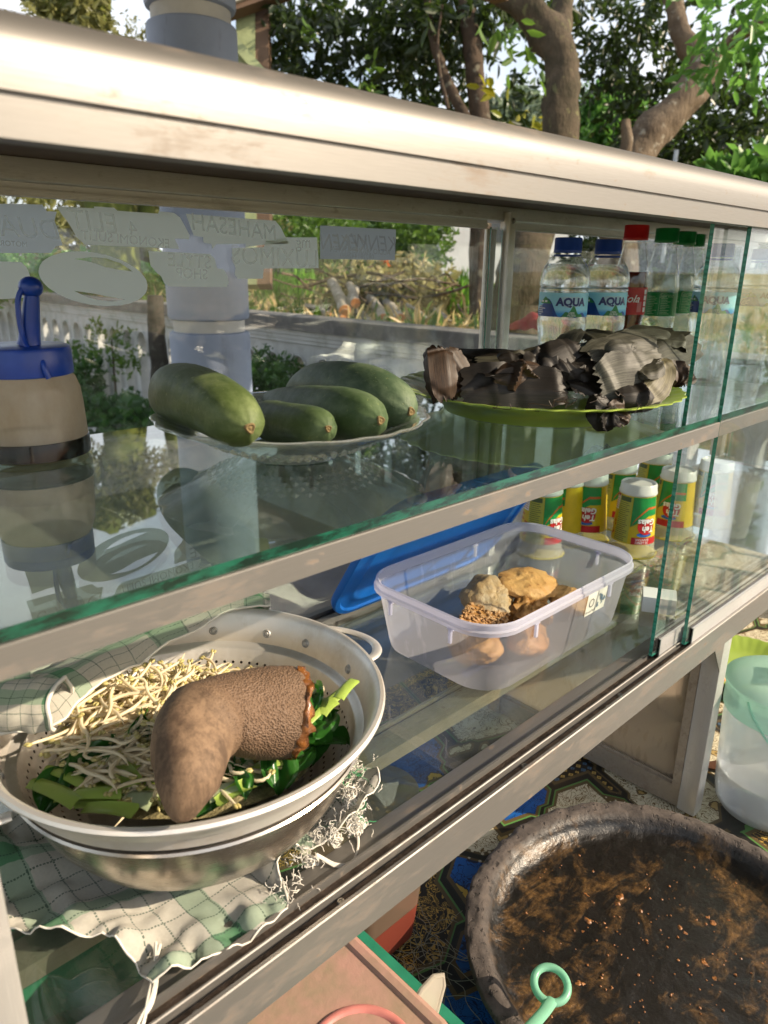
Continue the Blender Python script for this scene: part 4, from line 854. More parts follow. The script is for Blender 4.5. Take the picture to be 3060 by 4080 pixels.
for j in range(len(rows)-1):
    (r0, z0), (r1, z1) = rows[j], rows[j+1]
    for i in range(N):
        a0, a1 = 2*pi*i/N, 2*pi*(i+1)/N
        if 1 <= j <= 5:
            am, rm, zm = (a0+a1)/2, (r0+r1)/2, (z0+z1)/2
            outer = [pt(r0,z0,a0), pt(r0,z0,am), pt(r0,z0,a1), pt(rm,zm,a1), pt(r1,z1,a1), pt(r1,z1,am), pt(r1,z1,a0), pt(rm,zm,a0)]
            ctr = pt(rm, zm, am); eu = (pt(r0,z0,am)-pt(r1,z1,am)).normalized(); ev = Vector((-math.sin(am), math.cos(am), 0)); h = .00125
            inner = [ctr+(eu*sv+ev*cv)*h for cv, sv in ((-.7,.7),(0,1),(.7,.7),(1,0),(.7,-.7),(0,-1),(-.7,-.7),(-1,0))]
            m.add(outer+inner, [(k, (k+1) % 8, 8+(k+1) % 8, 8+k) for k in range(8)])
        else: m.add([pt(r0,z0,a0), pt(r0,z0,a1), pt(r1,z1,a1), pt(r1,z1,a0)], [(0,1,2,3)])
m.obj('perforated_bowl', COLM, cl, smooth=60)
RIV = plain('rivet_metal', (.5,.48,.45), .55, .5)
def handle(ang):
    m = MB(); P = []
    for k in range(13):
        f = k/12; a = ang+(f-.5)*.52; r = .1395+.030*math.sin(f*pi)**.7; P.append((r*math.cos(a), r*math.sin(a), -.006-.006*math.sin(f*pi)))
    m.tube(spline(P, 30), .0042, 10, flat=.5); return m.obj('handle', COLM, cl)
handle(R_(-2)); handle(R_(178))
for a in (R_(-14), R_(12), R_(52), R_(170), R_(192), R_(30)):
    m = MB(); m.lathe([(0,.0014),(.0016,.0013),(.0022,.0004),(.0030,.0010),(.0037,.0004),(.0039,0)], 16); o = m.obj('rivet', RIV, cl, (.1278*math.cos(a), .1278*math.sin(a), -.0135)); o.rotation_euler = Vector((-math.cos(a), -math.sin(a), .35)).to_track_quat('Z', 'Y').to_euler()
# sprouts
t = NT('sprout_white'); n = t.noise(60, 3); SPW = t.done(t.mixs(.35, t.pbsdf(t.mix(n, (.90,.83,.66), (.80,.68,.44)), .28, 0, None, .5), t.transl((.95,.86,.62))))
t = NT('sprout_yellow'); n = t.noise(80, 3); SPY = t.done(t.mixs(.25, t.pbsdf(t.mix(n, (.62,.55,.24), (.5,.43,.16)), .35), t.transl((.6,.52,.2))))
def sprout_mesh(k):
    m = MB(); L = random.uniform(.036,.062); cv = random.choice((-1,1))*random.uniform(10,42); cz = random.uniform(-.2,.2); s_f = random.uniform(0,14); r = random.uniform(.0011,.0015)
    P = []; a = 0; p = Vector((-L/2,0,0))
    hook = random.random() < .6
    for i in range(15):
        P.append(p.copy()); a += cv*L/14*random.uniform(.5,1.5)*(1 if i < s_f else -1.3) + (.35 if hook and i > 10 else 0); p = p+Vector((math.cos(a), math.sin(a), cz*math.sin(i*.6)*.5))*L/14
    m.tube(P, [r*.18,r*.35,r*.6,r*.85]+[r]*9+[r*.9,r*.7], 7, 0)
    e = P[-1]; d = (P[-1]-P[-2]).normalized()
    for s in (-1, 1):
        q = d.cross(Vector((0,0,1)))*s*.0011; m.tube([e+q-d*.0005, e+q+d*.0010, e+q*1.2+d*.0026, e+q*1.1+d*.0040], [.0006,.0014,.0013,.0004], 7, 1)
    return m.mesh('bean_sprout', [SPW, SPY], 60)
spm = [sprout_mesh(k) for k in range(14)]
heap = thing('bean_sprout_heap', 'tangled heap of pale bean sprouts filling the colander', 'bean sprouts', (BC.x, BC.y, -.345))
def surf(x, y):
    # surface of the food relative to heap origin
    d = math.hypot(x, y); u = -x
    return .027 + .012*max(0, 1-(d/.11)**2) + .08*max(-.04, min(.1, u)) - .22*max(0, (x+y)*.7-.01) + .004*nz((x, y, 0), 30)
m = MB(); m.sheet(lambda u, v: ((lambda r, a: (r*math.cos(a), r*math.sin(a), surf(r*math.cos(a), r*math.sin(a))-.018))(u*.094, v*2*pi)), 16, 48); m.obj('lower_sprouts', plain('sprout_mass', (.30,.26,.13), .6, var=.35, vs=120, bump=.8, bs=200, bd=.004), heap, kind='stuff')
lm = MB()
for k in range(1000):
    me_ = random.choice(spm); a, r = random.uniform(0, 2*pi), .072*math.sqrt(random.random()); x, y = r*math.cos(a), r*math.sin(a)
    if x*.7-y*.7 > .05: continue
    M_ = Matrix.Translation((x, y, surf(x, y)-.003-random.random()*.010)) @ Matrix.Rotation(random.uniform(0, 2*pi), 4, 'Z') @ Matrix.Rotation(random.uniform(-.3,.3), 4, 'X')
    lm.add([M_ @ v.co for v in me_.vertices], [tuple(p.vertices) for p in me_.polygons], [p.material_index for p in me_.polygons])
lm.obj('buried_sprouts', [SPW, SPY], heap, smooth=60, kind='stuff')
cnt = 0
while cnt < 290:
    a, r = random.uniform(0, 2*pi), .084*math.sqrt(random.random()); x, y = r*math.cos(a), r*math.sin(a)
    if x*.7-y*.7 > .022+random.uniform(-.012,.01): continue
    z = surf(x, y)+random.uniform(-.011,.006); cnt += 1
    link('bean_sprout', random.choice(spm), heap, (x, y, z), (random.uniform(-.28,.28), random.uniform(-.28,.28), random.uniform(0, 2*pi)))
# greens
def green(name, c1, c2, c3, tr=.3):
    t = NT(name); n = t.noise(40, 4); n2 = t.vor(160, 'F1')
    return t.done(t.mixs(tr, t.pbsdf(t.mix(n, c1, c2), .3, 0, t.bump(n2, .3, .001), .5), t.transl(c3)))
GST = green('green_stem', (.30,.45,.06), (.46,.58,.16), (.42,.6,.12)); GLF = green('green_leaf', (.018,.085,.012), (.035,.14,.02), (.06,.25,.03), .2); GPL = green('pale_stem', (.55,.6,.42), (.4,.5,.25), (.5,.6,.3))
gr_ = thing('chopped_greens', 'chopped mustard green stems and leaves lying on the sprouts', 'greens', (BC.x, BC.y, -.33))
def stem(p0, p1, r, mt=GST, bend=.004, flat=.55):
    # a chopped stalk: a curved gutter-shaped strip with square cut ends
    p0, p1 = Vector(p0), Vector(p1); o = Vector(gr_.location); t_ = (p1-p0).normalized(); s = t_.cross(Vector((0,0,1))).normalized(); nn = s.cross(t_); sg = random.choice((-1,1)); tw = random.uniform(-.5,.5); w0, w1 = random.uniform(.8,1.0), random.uniform(.9,1.25); m = MB()
    if mt is SPW:
        m.tube([p0-o, (p0+p1)/2-o, p1-o], r, 8); m.obj('stem_piece', mt, gr_); return
    for k_, th_ in ((0, 0.0), (1, .0011)):
        def fn(u, v):
            a = (v-.5)*2.3; rr = r*(w0+(w1-w0)*u); p = p0.lerp(p1, u)+Vector((0,0,bend*math.sin(u*pi)*.4))
            return p + s*math.sin(a+tw*.6)*rr*1.05 + nn*sg*(math.cos(a+tw*.6)*(rr-th_)*.62-rr*.3) + t_*(.0006*math.sin(v*9)) - o
        m.sheet(fn, 8, 9)
    m.obj('stem_piece', mt, gr_, smooth=60)
def gleaf(c, L, wd, rot, seed, tilt=.2):
    m = MB()
    def fn(u, v):
        x = (u-.5)*L; q = 2*v-1; ww = wd/2*(math.sin(min(1, u*1.15+.05)*pi)**.6 if u < .9 else .35)
        return Vector((x, q*ww, .006*nz((x*30, q*1.5, seed), 1.4)+.007*abs(q)+.003*nz((x*90, q*4, seed), 1)-.02*(u-.5)**2))
    m.sheet(fn, 22, 14); m.obj('leaf_piece', GLF, gr_, Vector(c)-Vector(gr_.location), (tilt, random.uniform(-.3,.3), rot), smooth=80)
Z_ = -.312
for (x0, y0, x1, y1, r, mt, z) in ((70,1690,170,1735,.006,GST,-.312),(100,1660,190,1700,.005,GST,-.313),(330,1700,420,1735,.008,GST,-.314),(180,1745,290,1752,.006,GST,-.311),(450,1720,520,1700,.007,GPL,-.316),(470,1735,545,1690,.006,GST,-.314),(120,1722,265,1712,.0062,GST,-.312),(165,1735,250,1738,.005,GST,-.318),(215,1680,330,1718,.0105,GST,-.314),(252,1640,290,1690,.0068,GST,-.308),(270,1720,335,1735,.0078,GPL,-.314),(285,1650,330,1600,.0045,GST,-.312),(235,1660,300,1665,.0055,GST,-.312),
        (255,1610,320,1555,.0042,GST,-.309),(660,1560,745,1490,.0048,GST,-.314),(730,1510,765,1470,.0055,GST,-.302),(690,1545,715,1515,.0075,GST,-.314),(655,1500,700,1487,.0022,SPW,-.315),(505,1690,560,1660,.009,GPL,-.318),(540,1665,620,1640,.006,GST,-.318)):
    stem(onz(x0,y0,z), onz(x1,y1,z+.002), r, mt)
for (x, y, z, L, wd, rot, sd_) in ((120,1690,-.314,.04,.022,.8,21),(480,1700,-.318,.05,.03,.2,22),(600,1650,-.315,.04,.026,1.0,23),(205,1640,-.309,.042,.026,.3,1),(185,1650,-.314,.03,.024,1.3,2),(300,1590,-.308,.045,.014,.9,3),(690,1560,-.318,.05,.032,.4,4),(675,1510,-.312,.05,.015,.8,5),(655,1590,-.322,.05,.036,1.2,6),(640,1640,-.322,.05,.03,.1,7),(560,1650,-.322,.05,.03,.5,8),(690,1600,-.324,.045,.03,2,9),(520,1695,-.313,.02,.014,1.3,10)):
    gleaf(onz(x,y,z), L, wd, rot, sd_)
# pestle
t = NT('pestle_stone'); n = t.noise(34, 8, .78, t.co('Object', (1.6,1.6,.5))); pit = t.vor(760, 'F1'); zz = t.noise(60, 3)
gx = t.sep(t.co('Object'))
c_ = t.mix(t.ramp(n, [(.40,0),(.60,1)]), (.22,.145,.09), (.085,.055,.036)); c_ = t.mix(t.math('MULTIPLY', t.ramp(t.noise(190, 3), [(.56,0),(.66,1)]), .5), c_, (.06,.038,.024)); headf = t.ramp(t.math('ADD', gx[0], t.math('MULTIPLY', n, .02)), [(.045,0),(.062,1)])
c_ = t.mix(headf, c_, t.mix(t.ramp(pit, [(.1,1),(.42,0)]), (.15,.095,.06), (.036,.021,.012)))
h_ = t.math('MULTIPLY', pit, headf)
PEST = t.done(t.pbsdf(c_, t.math('SUBTRACT', .75, t.math('MULTIPLY', headf, .2)), 0, t.bump(t.math('ADD', t.math('MULTIPLY', h_, .9), t.math('MULTIPLY', n, .16)), .8, .0014), .32))
ps0 = dep(395,1775,.395)
pes = thing('pestle', 'bent brown stone pestle with a pitted head resting on the colander rim', 'pestle', ps0, (0,0,0))
path = [dep(397,1778,.398), dep(402,1720,.402), dep(412,1655,.412), dep(420,1590,.432), dep(462,1545,.452), dep(530,1538,.468), dep(600,1538,.480), dep(640,1540,.486)]
bvx = (path[-1]-path[0]); 
P = spline([p-ps0 for p in path], 46); rr = []
for k in range(47):
    f = k/46
    r = np.interp(f, [0,.02,.08,.2,.36,.5,.56,.64,.8,.93,.975,1.0], [.0030,.0058,.0102,.0176,.0238,.0262,.0226,.0250,.0288,.0292,.0276,.0250]); rr.append(float(r))
m = MB(); m.tube(P, rr, 40, flat=1.0)
m.v = [tuple(Vector(v)+Vector((nz(v, 28), nz(v, 28, 5), nz(v, 28, 9)))*.0026+Vector((nz(v, 90), nz(v, 90, 5), nz(v, 90, 9)))*.0005) for v in m.v]
pb_ = m.obj('stone_body', PEST, pes, smooth=60)
m = MB(); e = P[-1]; d = (P[-1]-P[-3]).normalized(); m.tube([e-d*.007, e-d*.004, e-d*.001, e+d*.0016, e+d*.0018], [.0268,.0290,.0296,.0262,.002], 60)
m.v = [tuple(Vector(v)+Vector((nz(v, 160), nz(v, 160, 5), nz(v, 160, 9)))*.0045) for v in m.v]
SAUCE = NT('peanut_paste'); t = SAUCE; n = t.noise(80, 5); SAUCE = t.done(t.pbsdf(t.mix(t.ramp(n, [(.35,0),(.65,1)]), (.05,.018,.008), (.26,.10,.025)), .22, 0, t.bump(t.noise(170, 4), .9, .002), .6, coat=.3))
m.obj('paste', SAUCE, pes, smooth=80)
# ------------------------------------------------------------------ checked towels
t = NT('checked_towel'); uv = t.sep(t.tc.outputs['UV'])
def fr(v, p, o=0): return t.math('FRACT', t.math('ADD', t.math('DIVIDE', v, p), o))
wobn = t.math('ADD', t.math('MULTIPLY', t.noise(260, 2), .0012), t.math('MULTIPLY', t.noise(30, 2), .006))
U, V = t.math('ADD', uv[0], wobn), t.math('ADD', uv[1], wobn)
ln = t.math('MAXIMUM', t.math('MULTIPLY', t.math('LESS_THAN', fr(U, .0165), .07), t.math('GREATER_THAN', fr(V, .0022), .35)), t.math('MULTIPLY', t.math('LESS_THAN', fr(V, .0165), .07), t.math('GREATER_THAN', fr(U, .0022), .35)))
bandf = t.math('MAXIMUM', t.math('LESS_THAN', fr(U, .082, .6), .22), t.math('LESS_THAN', fr(V, .078, .45), .2)); both = t.math('MULTIPLY', t.math('LESS_THAN', fr(U, .082, .6), .22), t.math('LESS_THAN', fr(V, .078, .45), .2))
wf = t.noise(500, 2); c_ = t.mix(wf, (.74,.71,.63), (.58,.55,.47)); c_ = t.mix(t.math('MULTIPLY', bandf, .5), c_, (.13,.37,.19)); c_ = t.mix(t.math('MULTIPLY', both, .8), c_, (.05,.28,.11)); c_ = t.mix(t.math('MULTIPLY', ln, .85), c_, (.05,.11,.07))
weave = t.math('ADD', t.wave(520, t.tc.outputs['UV'], .5, 'X'), t.wave(520, t.tc.outputs['UV'], .5, 'Y'))
TOW = t.done(t.mixs(.2, t.pbsdf(c_, .9, 0, t.bump(t.math('ADD', weave, t.noise(60, 3)), .6, .0012), .2, sheen=.2), t.transl(c_)))
THR = plain('cotton_thread', (.74,.70,.62), .9, var=.12, vs=60); THG = plain('green_thread', (.06,.32,.13), .9, vs=60)
def hemtube(mb, edge, r=.0012): mb.tube(edge, r, 6)
ta = thing('checked_towel', 'folded white towel with green checks laid over the sprouts', 'towel', (.16,.48,-.30))
o_ = Vector(ta.location)
E_ = [onz(-60,1600,-.292), onz(60,1578,-.292), onz(132,1556,-.292), onz(175,1515,-.292), onz(240,1467,-.294), onz(320,1417,-.296), onz(450,1340,-.295), onz(500,1318,-.294), onz(585,1312,-.295)]
EP = spline(E_, 60)
def fa(u, v):
    k = min(int(u*60), 59); p = EP[k].lerp(EP[k+1], u*60-k); td = (EP[min(k+2,60)]-EP[max(k-1,0)]).normalized(); s = Vector((-td.y, td.x, 0)).normalized()
    hgt = .026*(1-.75*u)*(1 if u < .97 else .5); w_ = .105*(1-.55*u)
    a = v*pi*1.05; lift = hgt*math.sin(min(a, pi*.62)) - max(0, v-.55)*.075
    return p + s*(w_*v**1.2 - .006*math.sin(v*pi)) + Vector((0,0,lift+.004*nz(p+s*w_*v, 30)+.003*abs(nz(p+s*w_*v, 55, 3))+.002*math.sin(v*18+u*5)*v)) - o_
m = MB(); m.sheet(fa, 60, 30, 0, (.30,.14)); m.obj('cloth', TOW, ta, smooth=80)
def fb(u, v):
    c = onz(-70, 1500, -.268).lerp(onz(125, 1500, -.270), u); a = -.6+v*3.9; r = .0145+.003*nz((u*3, v*3, 0), 1.5)+.004*v
    td = (onz(125,1500,-.27)-onz(-70,1500,-.268)).normalized(); s = Vector((-td.y, td.x, 0))
    return c - s*math.cos(a)*r*1.25 + Vector((0,0,math.sin(a)*r)) + td*(.006*nz((v*4, 3, u), 1)*u) - o_ - Vector((0,0,.010))
m = MB(); m.sheet(fb, 36, 30, 0, (.12,.11)); m.obj('rolled_fold', TOW, ta, smooth=80)
m = MB(); m.tube([fb(1, v/24) for v in range(25)], .0014, 6); m.obj('hem', THR, ta)
m = MB(); m.tube([fa(k/60, 0) for k in range(61)], .0011, 6); m.obj('hem', THR, ta)
tb = thing('checked_towel', 'rumpled green and white checked towel with frayed edges under the steel bowl', 'towel', (BC.x, BC.y, ZF))
def Rt(a):
    d = math.degrees(a) % 360
    return float(np.interp(d, [0,30,60,90,120,150,170,190,210,222,228,240,262,268,275,290,300,308,318,335,350,360], [.118,.105,.09,.10,.13,.16,.158,.14,.118,.128,.146,.132,.120,.118,.088,.085,.100,.118,.138,.136,.126,.118]))
def ft(u, v):
    a = v*2*pi; R = Rt(a); r = .03+(R-.03)*u; x, y = r*math.cos(a), r*math.sin(a)
    out = max(0, u-.45)/.55; d = math.degrees(a) % 360
    pile = float(np.interp(d, [0,20,120,150,200,225,250,270,280,310,330,345,360], [.028,.012,.01,.018,.012,.004,.004,.004,.006,.012,.030,.034,.028]))
    z = .0012 + out*(pile*abs(.6+.8*math.sin(a*9+u*2+2*nz((x,y,0),14)))+.020*abs(nz((x, y, 0), 24))+.010*abs(nz((x, y, 5), 52))) + .003*nz((x,y,4), 100)*out
    return (x, y, max(.0008, z))
m = MB(); m.sheet(ft, 26, 260, 0, (1,1))
m.uv = [[(m.v[i][0], m.v[i][1]) for i in f] for f in m.f]; m.obj('cloth', TOW, tb, smooth=80)
m = MB(); m.tube([ft(1, k/260) for k in range(261)], [.0006+.0005*abs(nz((k*.35,0,0),1)) for k in range(261)], 6); m.obj('hem', THR, tb)
def frayed(mb, base, n, L, spread, up=.4, r=.00026):
    for k in range(n):
        p = Vector(base)+Vector((random.gauss(0,spread), random.gauss(0,spread), abs(random.gauss(0,spread*.5)))); d = Vector((random.gauss(0,1), random.gauss(0,1), random.uniform(-.2,up))).normalized(); P = [p.copy()]
        for j in range(6):
            d = (d+Vector((random.gauss(0,.6), random.gauss(0,.6), random.gauss(-.15,.4)))).normalized(); p = p+d*L/6; p.z = max(p.z, .001); P.append(p.copy())
        mb.tube(spline(P, 14), r, 4, caps=False)
m = MB(); mg = MB()
for (x, y, z, n, sp_) in ((.078,-.088,.014,16,.005),(.090,-.074,.026,34,.006),(.100,-.058,.030,34,.006),(.106,-.040,.026,14,.005),(.058,-.086,.012,14,.005),(.028,-.092,.010,18,.005),(.002,-.108,.008,12,.005)):
    frayed(m, (x, y, z), n*3, random.uniform(.006,.011), sp_*1.2)
frayed(mg, (.094,-.066,.028), 22, .02, .006); frayed(mg, (.08,-.088,.012), 8, .02, .006)
m.obj('fringe', THR, tb, kind='stuff'); mg.obj('fringe', THG, tb, kind='stuff')
# curls and strands
m = MB()
def puff(mb, c, R, n):
    for k in range(n):
        ax = Vector((random.gauss(0,1), random.gauss(0,1), random.gauss(0,1))).normalized(); b = ax.orthogonal().normalized(); e = ax.cross(b); rr = R*random.uniform(.4,1); c0 = Vector(c)+Vector((random.gauss(0,R*.35), random.gauss(0,R*.35), random.gauss(0,R*.3))); t0 = random.uniform(0, 6)
        P = [c0+(b*math.cos(t0+f)+e*math.sin(t0+f))*rr*.7+ax*f*.0006 for f in np.linspace(0, random.uniform(2.5,6), 12)]
        P = [Vector((p.x, p.y, max(p.z, .0012))) for p in P]; mb.tube(P, .00042, 4, caps=False)
for c, R, n in (((.086,-.080,.020), .008, 110), ((.098,-.060,.024), .008, 110), ((.078,-.092,.009), .007, 70), ((.104,-.042,.020), .007, 60), ((.034,-.094,.005), .005, 40), ((.060,-.090,.005), .005, 40)): puff(m, c, R, n)
m.obj('curled_fringe', THR, tb, kind='stuff')
m = MB(); o_ = Vector(tb.location)
for s in range(4):
    P = [onz(345,2040,-.405), onz(335,2085,-.404), onz(332,2120,-.403), onz(325,2165,-.3985), onz(305,2215,-.3975), onz(285,2260,-.398)]
    P = [p-o_+Vector((random.uniform(-.0016,.0016), random.uniform(-.0016,.0016), random.uniform(0,.002))) for p in P]; m.tube(spline(P, 22), .0011, 5)
m.obj('loose_strand', THR, tb)
m = MB(); P = [Vector((.035,-.098,.012)), Vector((.045,-.110,.004)), Vector((.058,-.112,.003)), Vector((.07,-.104,.004)), Vector((.078,-.092,.01))]
for s in range(3): m.tube(spline([p+Vector((random.uniform(-.001,.001),)*3) for p in P], 20), .0009, 5)
m.obj('loose_strand', THR, tb)
# ------------------------------------------------------------------ things on the table
ZT = -.7012
# stone mortar
t = NT('volcanic_stone'); P_ = t.tc.outputs['Object']; g = t.sep(P_); rad = t.math('SQRT', t.math('ADD', t.math('MULTIPLY', g[0], g[0]), t.math('MULTIPLY', g[1], g[1])))
n1 = t.noise(11, 6, .65, dist=.8); n2 = t.noise(45, 5, .7); pit = t.noise(120, 3, .6); gr1 = t.noise(150, 4, .7)
stone = t.mix(t.ramp(n2, [(.35,0),(.65,1)]), (.092,.074,.064), (.042,.034,.030)); stone = t.mix(t.ramp(pit, [(.33,1),(.41,0)]), stone, (.02,.016,.014))
wet = t.ramp(t.math('ADD', rad, t.math('MULTIPLY', t.math('SUBTRACT', n2, .5), .02)), [(.176,1),(.186,0)])
streak = t.noise(16, 5, .7, t.co('Object', (1,2.2,1), (0,0,.9)), dist=1.2)
pm_ = t.ramp(t.math('ADD', t.math('MULTIPLY', n1, .55), t.math('MULTIPLY', streak, .5)), [(.54,0),(.68,1)])
pf = t.math('MULTIPLY', pm_, t.ramp(gr1, [(.3,.2),(.65,1)]))
floorc = t.mix(t.ramp(n2, [(.3,0),(.7,1)]), (.004,.0035,.003), (.009,.0075,.0065))
pasc = t.mix(gr1, (.075,.034,.011), (.30,.165,.05))
floorc = t.mix(t.math('MULTIPLY', pf, .85), floorc, pasc)
c_ = t.mix(wet, stone, floorc)
r_ = t.math('SUBTRACT', .92, t.math('MULTIPLY', wet, t.math('SUBTRACT', .70, t.math('MULTIPLY', gr1, .25))))
h_ = t.math('ADD', t.math('MULTIPLY', gr1, 1.0), t.math('ADD', t.math('MULTIPLY', pf, .5), t.math('MULTIPLY', t.math('MULTIPLY', t.ramp(pit, [(.33,0),(.42,1)]), t.math('SUBTRACT', 1.0, wet)), 1.6)))
COB = t.done(t.pbsdf(c_, r_, 0, t.bump(h_, .7, .0012), .6))
cob = thing('stone_mortar', 'big black volcanic stone mortar smeared with peanut sauce on the batik cloth', 'mortar', (.607,.203,ZT))
Hr = .0612
pr = [(0,.0),(.150,.0),(.176,.010),(.194,.030),(.203,.046),(.206,.052),(.2045,.0560),(.199,.0580),(.192,.0585),(.186,.0570),(.181,.053),(.177,.046),(.171,.0405),(.163,.0370),(.150,.0350),(.13,.0338),(.11,.0330),(.09,.0325),(.07,.0322),(.05,.032),(.03,.032),(.0,.032)]
q = []
for (a, b), (c, d) in zip(pr, pr[1:]):
    k = 3 if a > .12 else 2
    q += [(a+(c-a)*f/k, b+(d-b)*f/k) for f in range(k)]
q.append(pr[-1]); m = MB(); m.lathe(q, 260)
vv = []
for v in m.v:
    v = Vector(v); r = math.hypot(v.x, v.y); d = Vector((v.x, v.y, 0)).normalized() if r > 1e-4 else Vector((0,0,1))
    rough = 1.0 if r > .184 else .15
    k = (.0022*nz(v, 45)+.0022*nz(v, 110)-.004*max(0, nz(v, 75, 4)-.28))*rough
    irr = .006*nz((v.x, v.y, 0), 7, 3) if r > .12 else 0
    vv.append(tuple(v + (d*.6+Vector((0,0,.8)))*k + d*irr + Vector((0,0,.0012*nz((v.x,v.y,0), 60, 7) if r < .18 else .002*nz((v.x,v.y,0), 12, 2)))))
m.v = vv; m.obj('stone_bowl', COB, cob, smooth=75)
t = NT('peanut_sauce_lumps'); n = t.noise(160, 4); LUMP = t.done(t.pbsdf(t.mix(t.ramp(n, [(.3,0),(.7,1)]), (.09,.035,.012), (.30,.13,.04)), .34, 0, t.bump(t.noise(400, 3), .6, .001), .5))
m = MB()
def lump(c, s, fl=.6):
    n1, n2 = 9, 6; vs = []; sd = random.uniform(0, 99)
    for i in range(n2+1):
        for j in range(n1):
            th = pi*i/n2; ph = 2*pi*j/n1; d = Vector((math.sin(th)*math.cos(ph), math.sin(th)*math.sin(ph), math.cos(th))); k = 1+.9*nz(d, 1.8, sd)
            vs.append((c[0]+d.x*s*k, c[1]+d.y*s*k, c[2]+d.z*s*k*fl))
    m.add(vs, [(i*n1+j, i*n1+(j+1) % n1, (i+1)*n1+(j+1) % n1, (i+1)*n1+j) for i in range(n2) for j in range(n1)])
o_ = Vector(cob.location)
for (px_, py_, s) in ((1240,1830,.006),(1230,1880,.003),(1400,1850,.006),(1395,1853,.004),(1280,1880,.004),(1268,1890,.005),(1265,1930,.0045),(1280,1945,.003),(1270,1985,.005),(1260,2010,.003),(1340,1935,.006),(1335,1950,.005),(1385,1965,.003),(1430,1830,.003),(1530,1980,.004),(1540,1990,.0045),(1505,1985,.003),(1470,2000,.0035),(1480,2012,.003),(1575,1985,.003),(1520,2075,.004),(1525,2080,.003),(1545,2110,.003),(1250,2120,.004),(1258,2122,.003),(1290,1990,.003),(1170,1960,.003),(1140,1990,.0025),(1120,2060,.003),(1440,1870,.003)):
    p = onz(px_, py_, ZT+.034)-o_; lump((p.x, p.y, .0315), s*.8, .45)
for k in range(420):
    a = random.uniform(0, 2*pi); r = .165*math.sqrt(random.random()); x, y = r*math.cos(a), r*math.sin(a)
    if nz((x, y, 0), 14, 3) < -.12: continue
    lump((x, y, .0325+(.0022 if r > .14 else 0)), random.choice((.0006,.0008,.001,.0014)), .6)
m.obj('peanut_sauce', LUMP, cob, smooth=80, kind='stuff')
# mint spoon handle in the mortar
t = NT('mint_plastic'); n = t.noise(20, 3); MINT = t.done(t.mixs(.4, t.pbsdf(t.mix(n, (.22,.52,.36), (.3,.6,.44)), .28, 0, None, .55), t.transl((.3,.68,.48))))
spn = thing('mint_spoon', 'mint green plastic spoon with a ring handle lying over the mortar', 'spoon', (.44,.245,-.628))
c = onz(1190,2127,-.620)-Vector(spn.location); ex = (onz(1230,2127,-.62)-onz(1190,2127,-.62)).normalized(); ey = Vector((-ex.y, ex.x, .25)).normalized()
R0 = .0152
m = MB(); m.tube([c+(ex*math.cos(a)+ey*math.sin(a))*R0 for a in np.linspace(0, 2*pi, 41)], .0036, 10, caps=False); m.obj('ring', MINT, spn)
m = MB(); s0 = c-ey*R0-ex*.002; s1 = onz(1150,2215,-.605)-Vector(spn.location); s2 = s1+(s1-s0)*3
m.tube([s0+ey*.002, s0*.6+s1*.4, s1, s2], [.0058,.0052,.0054,.0055], 12, flat=.55); m.obj('stem', MINT, spn)
bl = s2+(s1-s0).normalized()*.02; m = MB(); m.lathe([(0,-.006),(.012,-.005),(.02,0),(.021,.001),(.0195,.001),(.011,-.004),(0,-.005)], 24, c=bl); m.obj('scoop', MINT, spn)
# jug
t = NT('jug_plastic'); n = t.noise(8, 3); JUG = t.done(t.mixs(.58, t.mixs(t.schlick(.05), t.transp((.9,.93,.96)), t.gloss((1,1,1), .1)), t.mixs(.5, t.pbsdf((.68,.72,.78), .25), t.transl((.8,.83,.88)))))
t = NT('mint_lid'); LIDM = t.done(t.mixs(.2, t.mixs(.5, t.pbsdf((.50,.74,.65), .3, 0, None, .5), t.transl((.55,.85,.74))), t.transp((.8,.95,.88))))
jb = onz(1645,1742,ZT)
jug = thing('water_jug', 'frosted plastic water jug with a mint green lid on the batik cloth', 'jug', (jb.x, jb.y, ZT))
m = MB(); m.lathe([(0,.003),(.044,.003),(.050,.0005),(.0555,.003),(.061,.012),(.064,.03),(.0665,.08),(.069,.14),(.0705,.176),(.0715,.177)], 56); m.obj('jug_body', JUG, jug)
m = MB(); m.lathe([(0,.005),(.05,.0045),(.06,.014),(.0645,.06),(.0648,.062),(0,.062)], 48); m.obj('water', WATER, jug)
m = MB(); rb = lambda a, r, z: 1-(.025*(1 if math.cos(a*26) > .2 else 0) if .158 < z < .186 else 0)
m.lathe([(.0690,.152),(.0712,.153),(.0716,.158),(.0716,.187),(.0745,.1885),(.0752,.191),(.0745,.1935),(.0705,.196),(.060,.2015),(.045,.2045),(.040,.205),(0,.205)], 156, rfn=rb); ldm = m.obj('lid', LIDM, jug)
m = MB(); m.ext(rrect(-.030,.016,-.012,.012,.006,4), 'z', .2052, .222); m.obj('lid_grip', LIDM, ldm, rot=(0,0,.4))
m = MB(); kk = math.atan2(-jb.y, -jb.x)-.0
P = [(.0735*math.cos(kk+f*.55), .0735*math.sin(kk+f*.55), .186-.048*(1-abs(f))**.8) for f in np.linspace(-1, 1, 21)]; m.tube(P, .0016, 6); m.obj('spout_seam', LIDM, ldm)
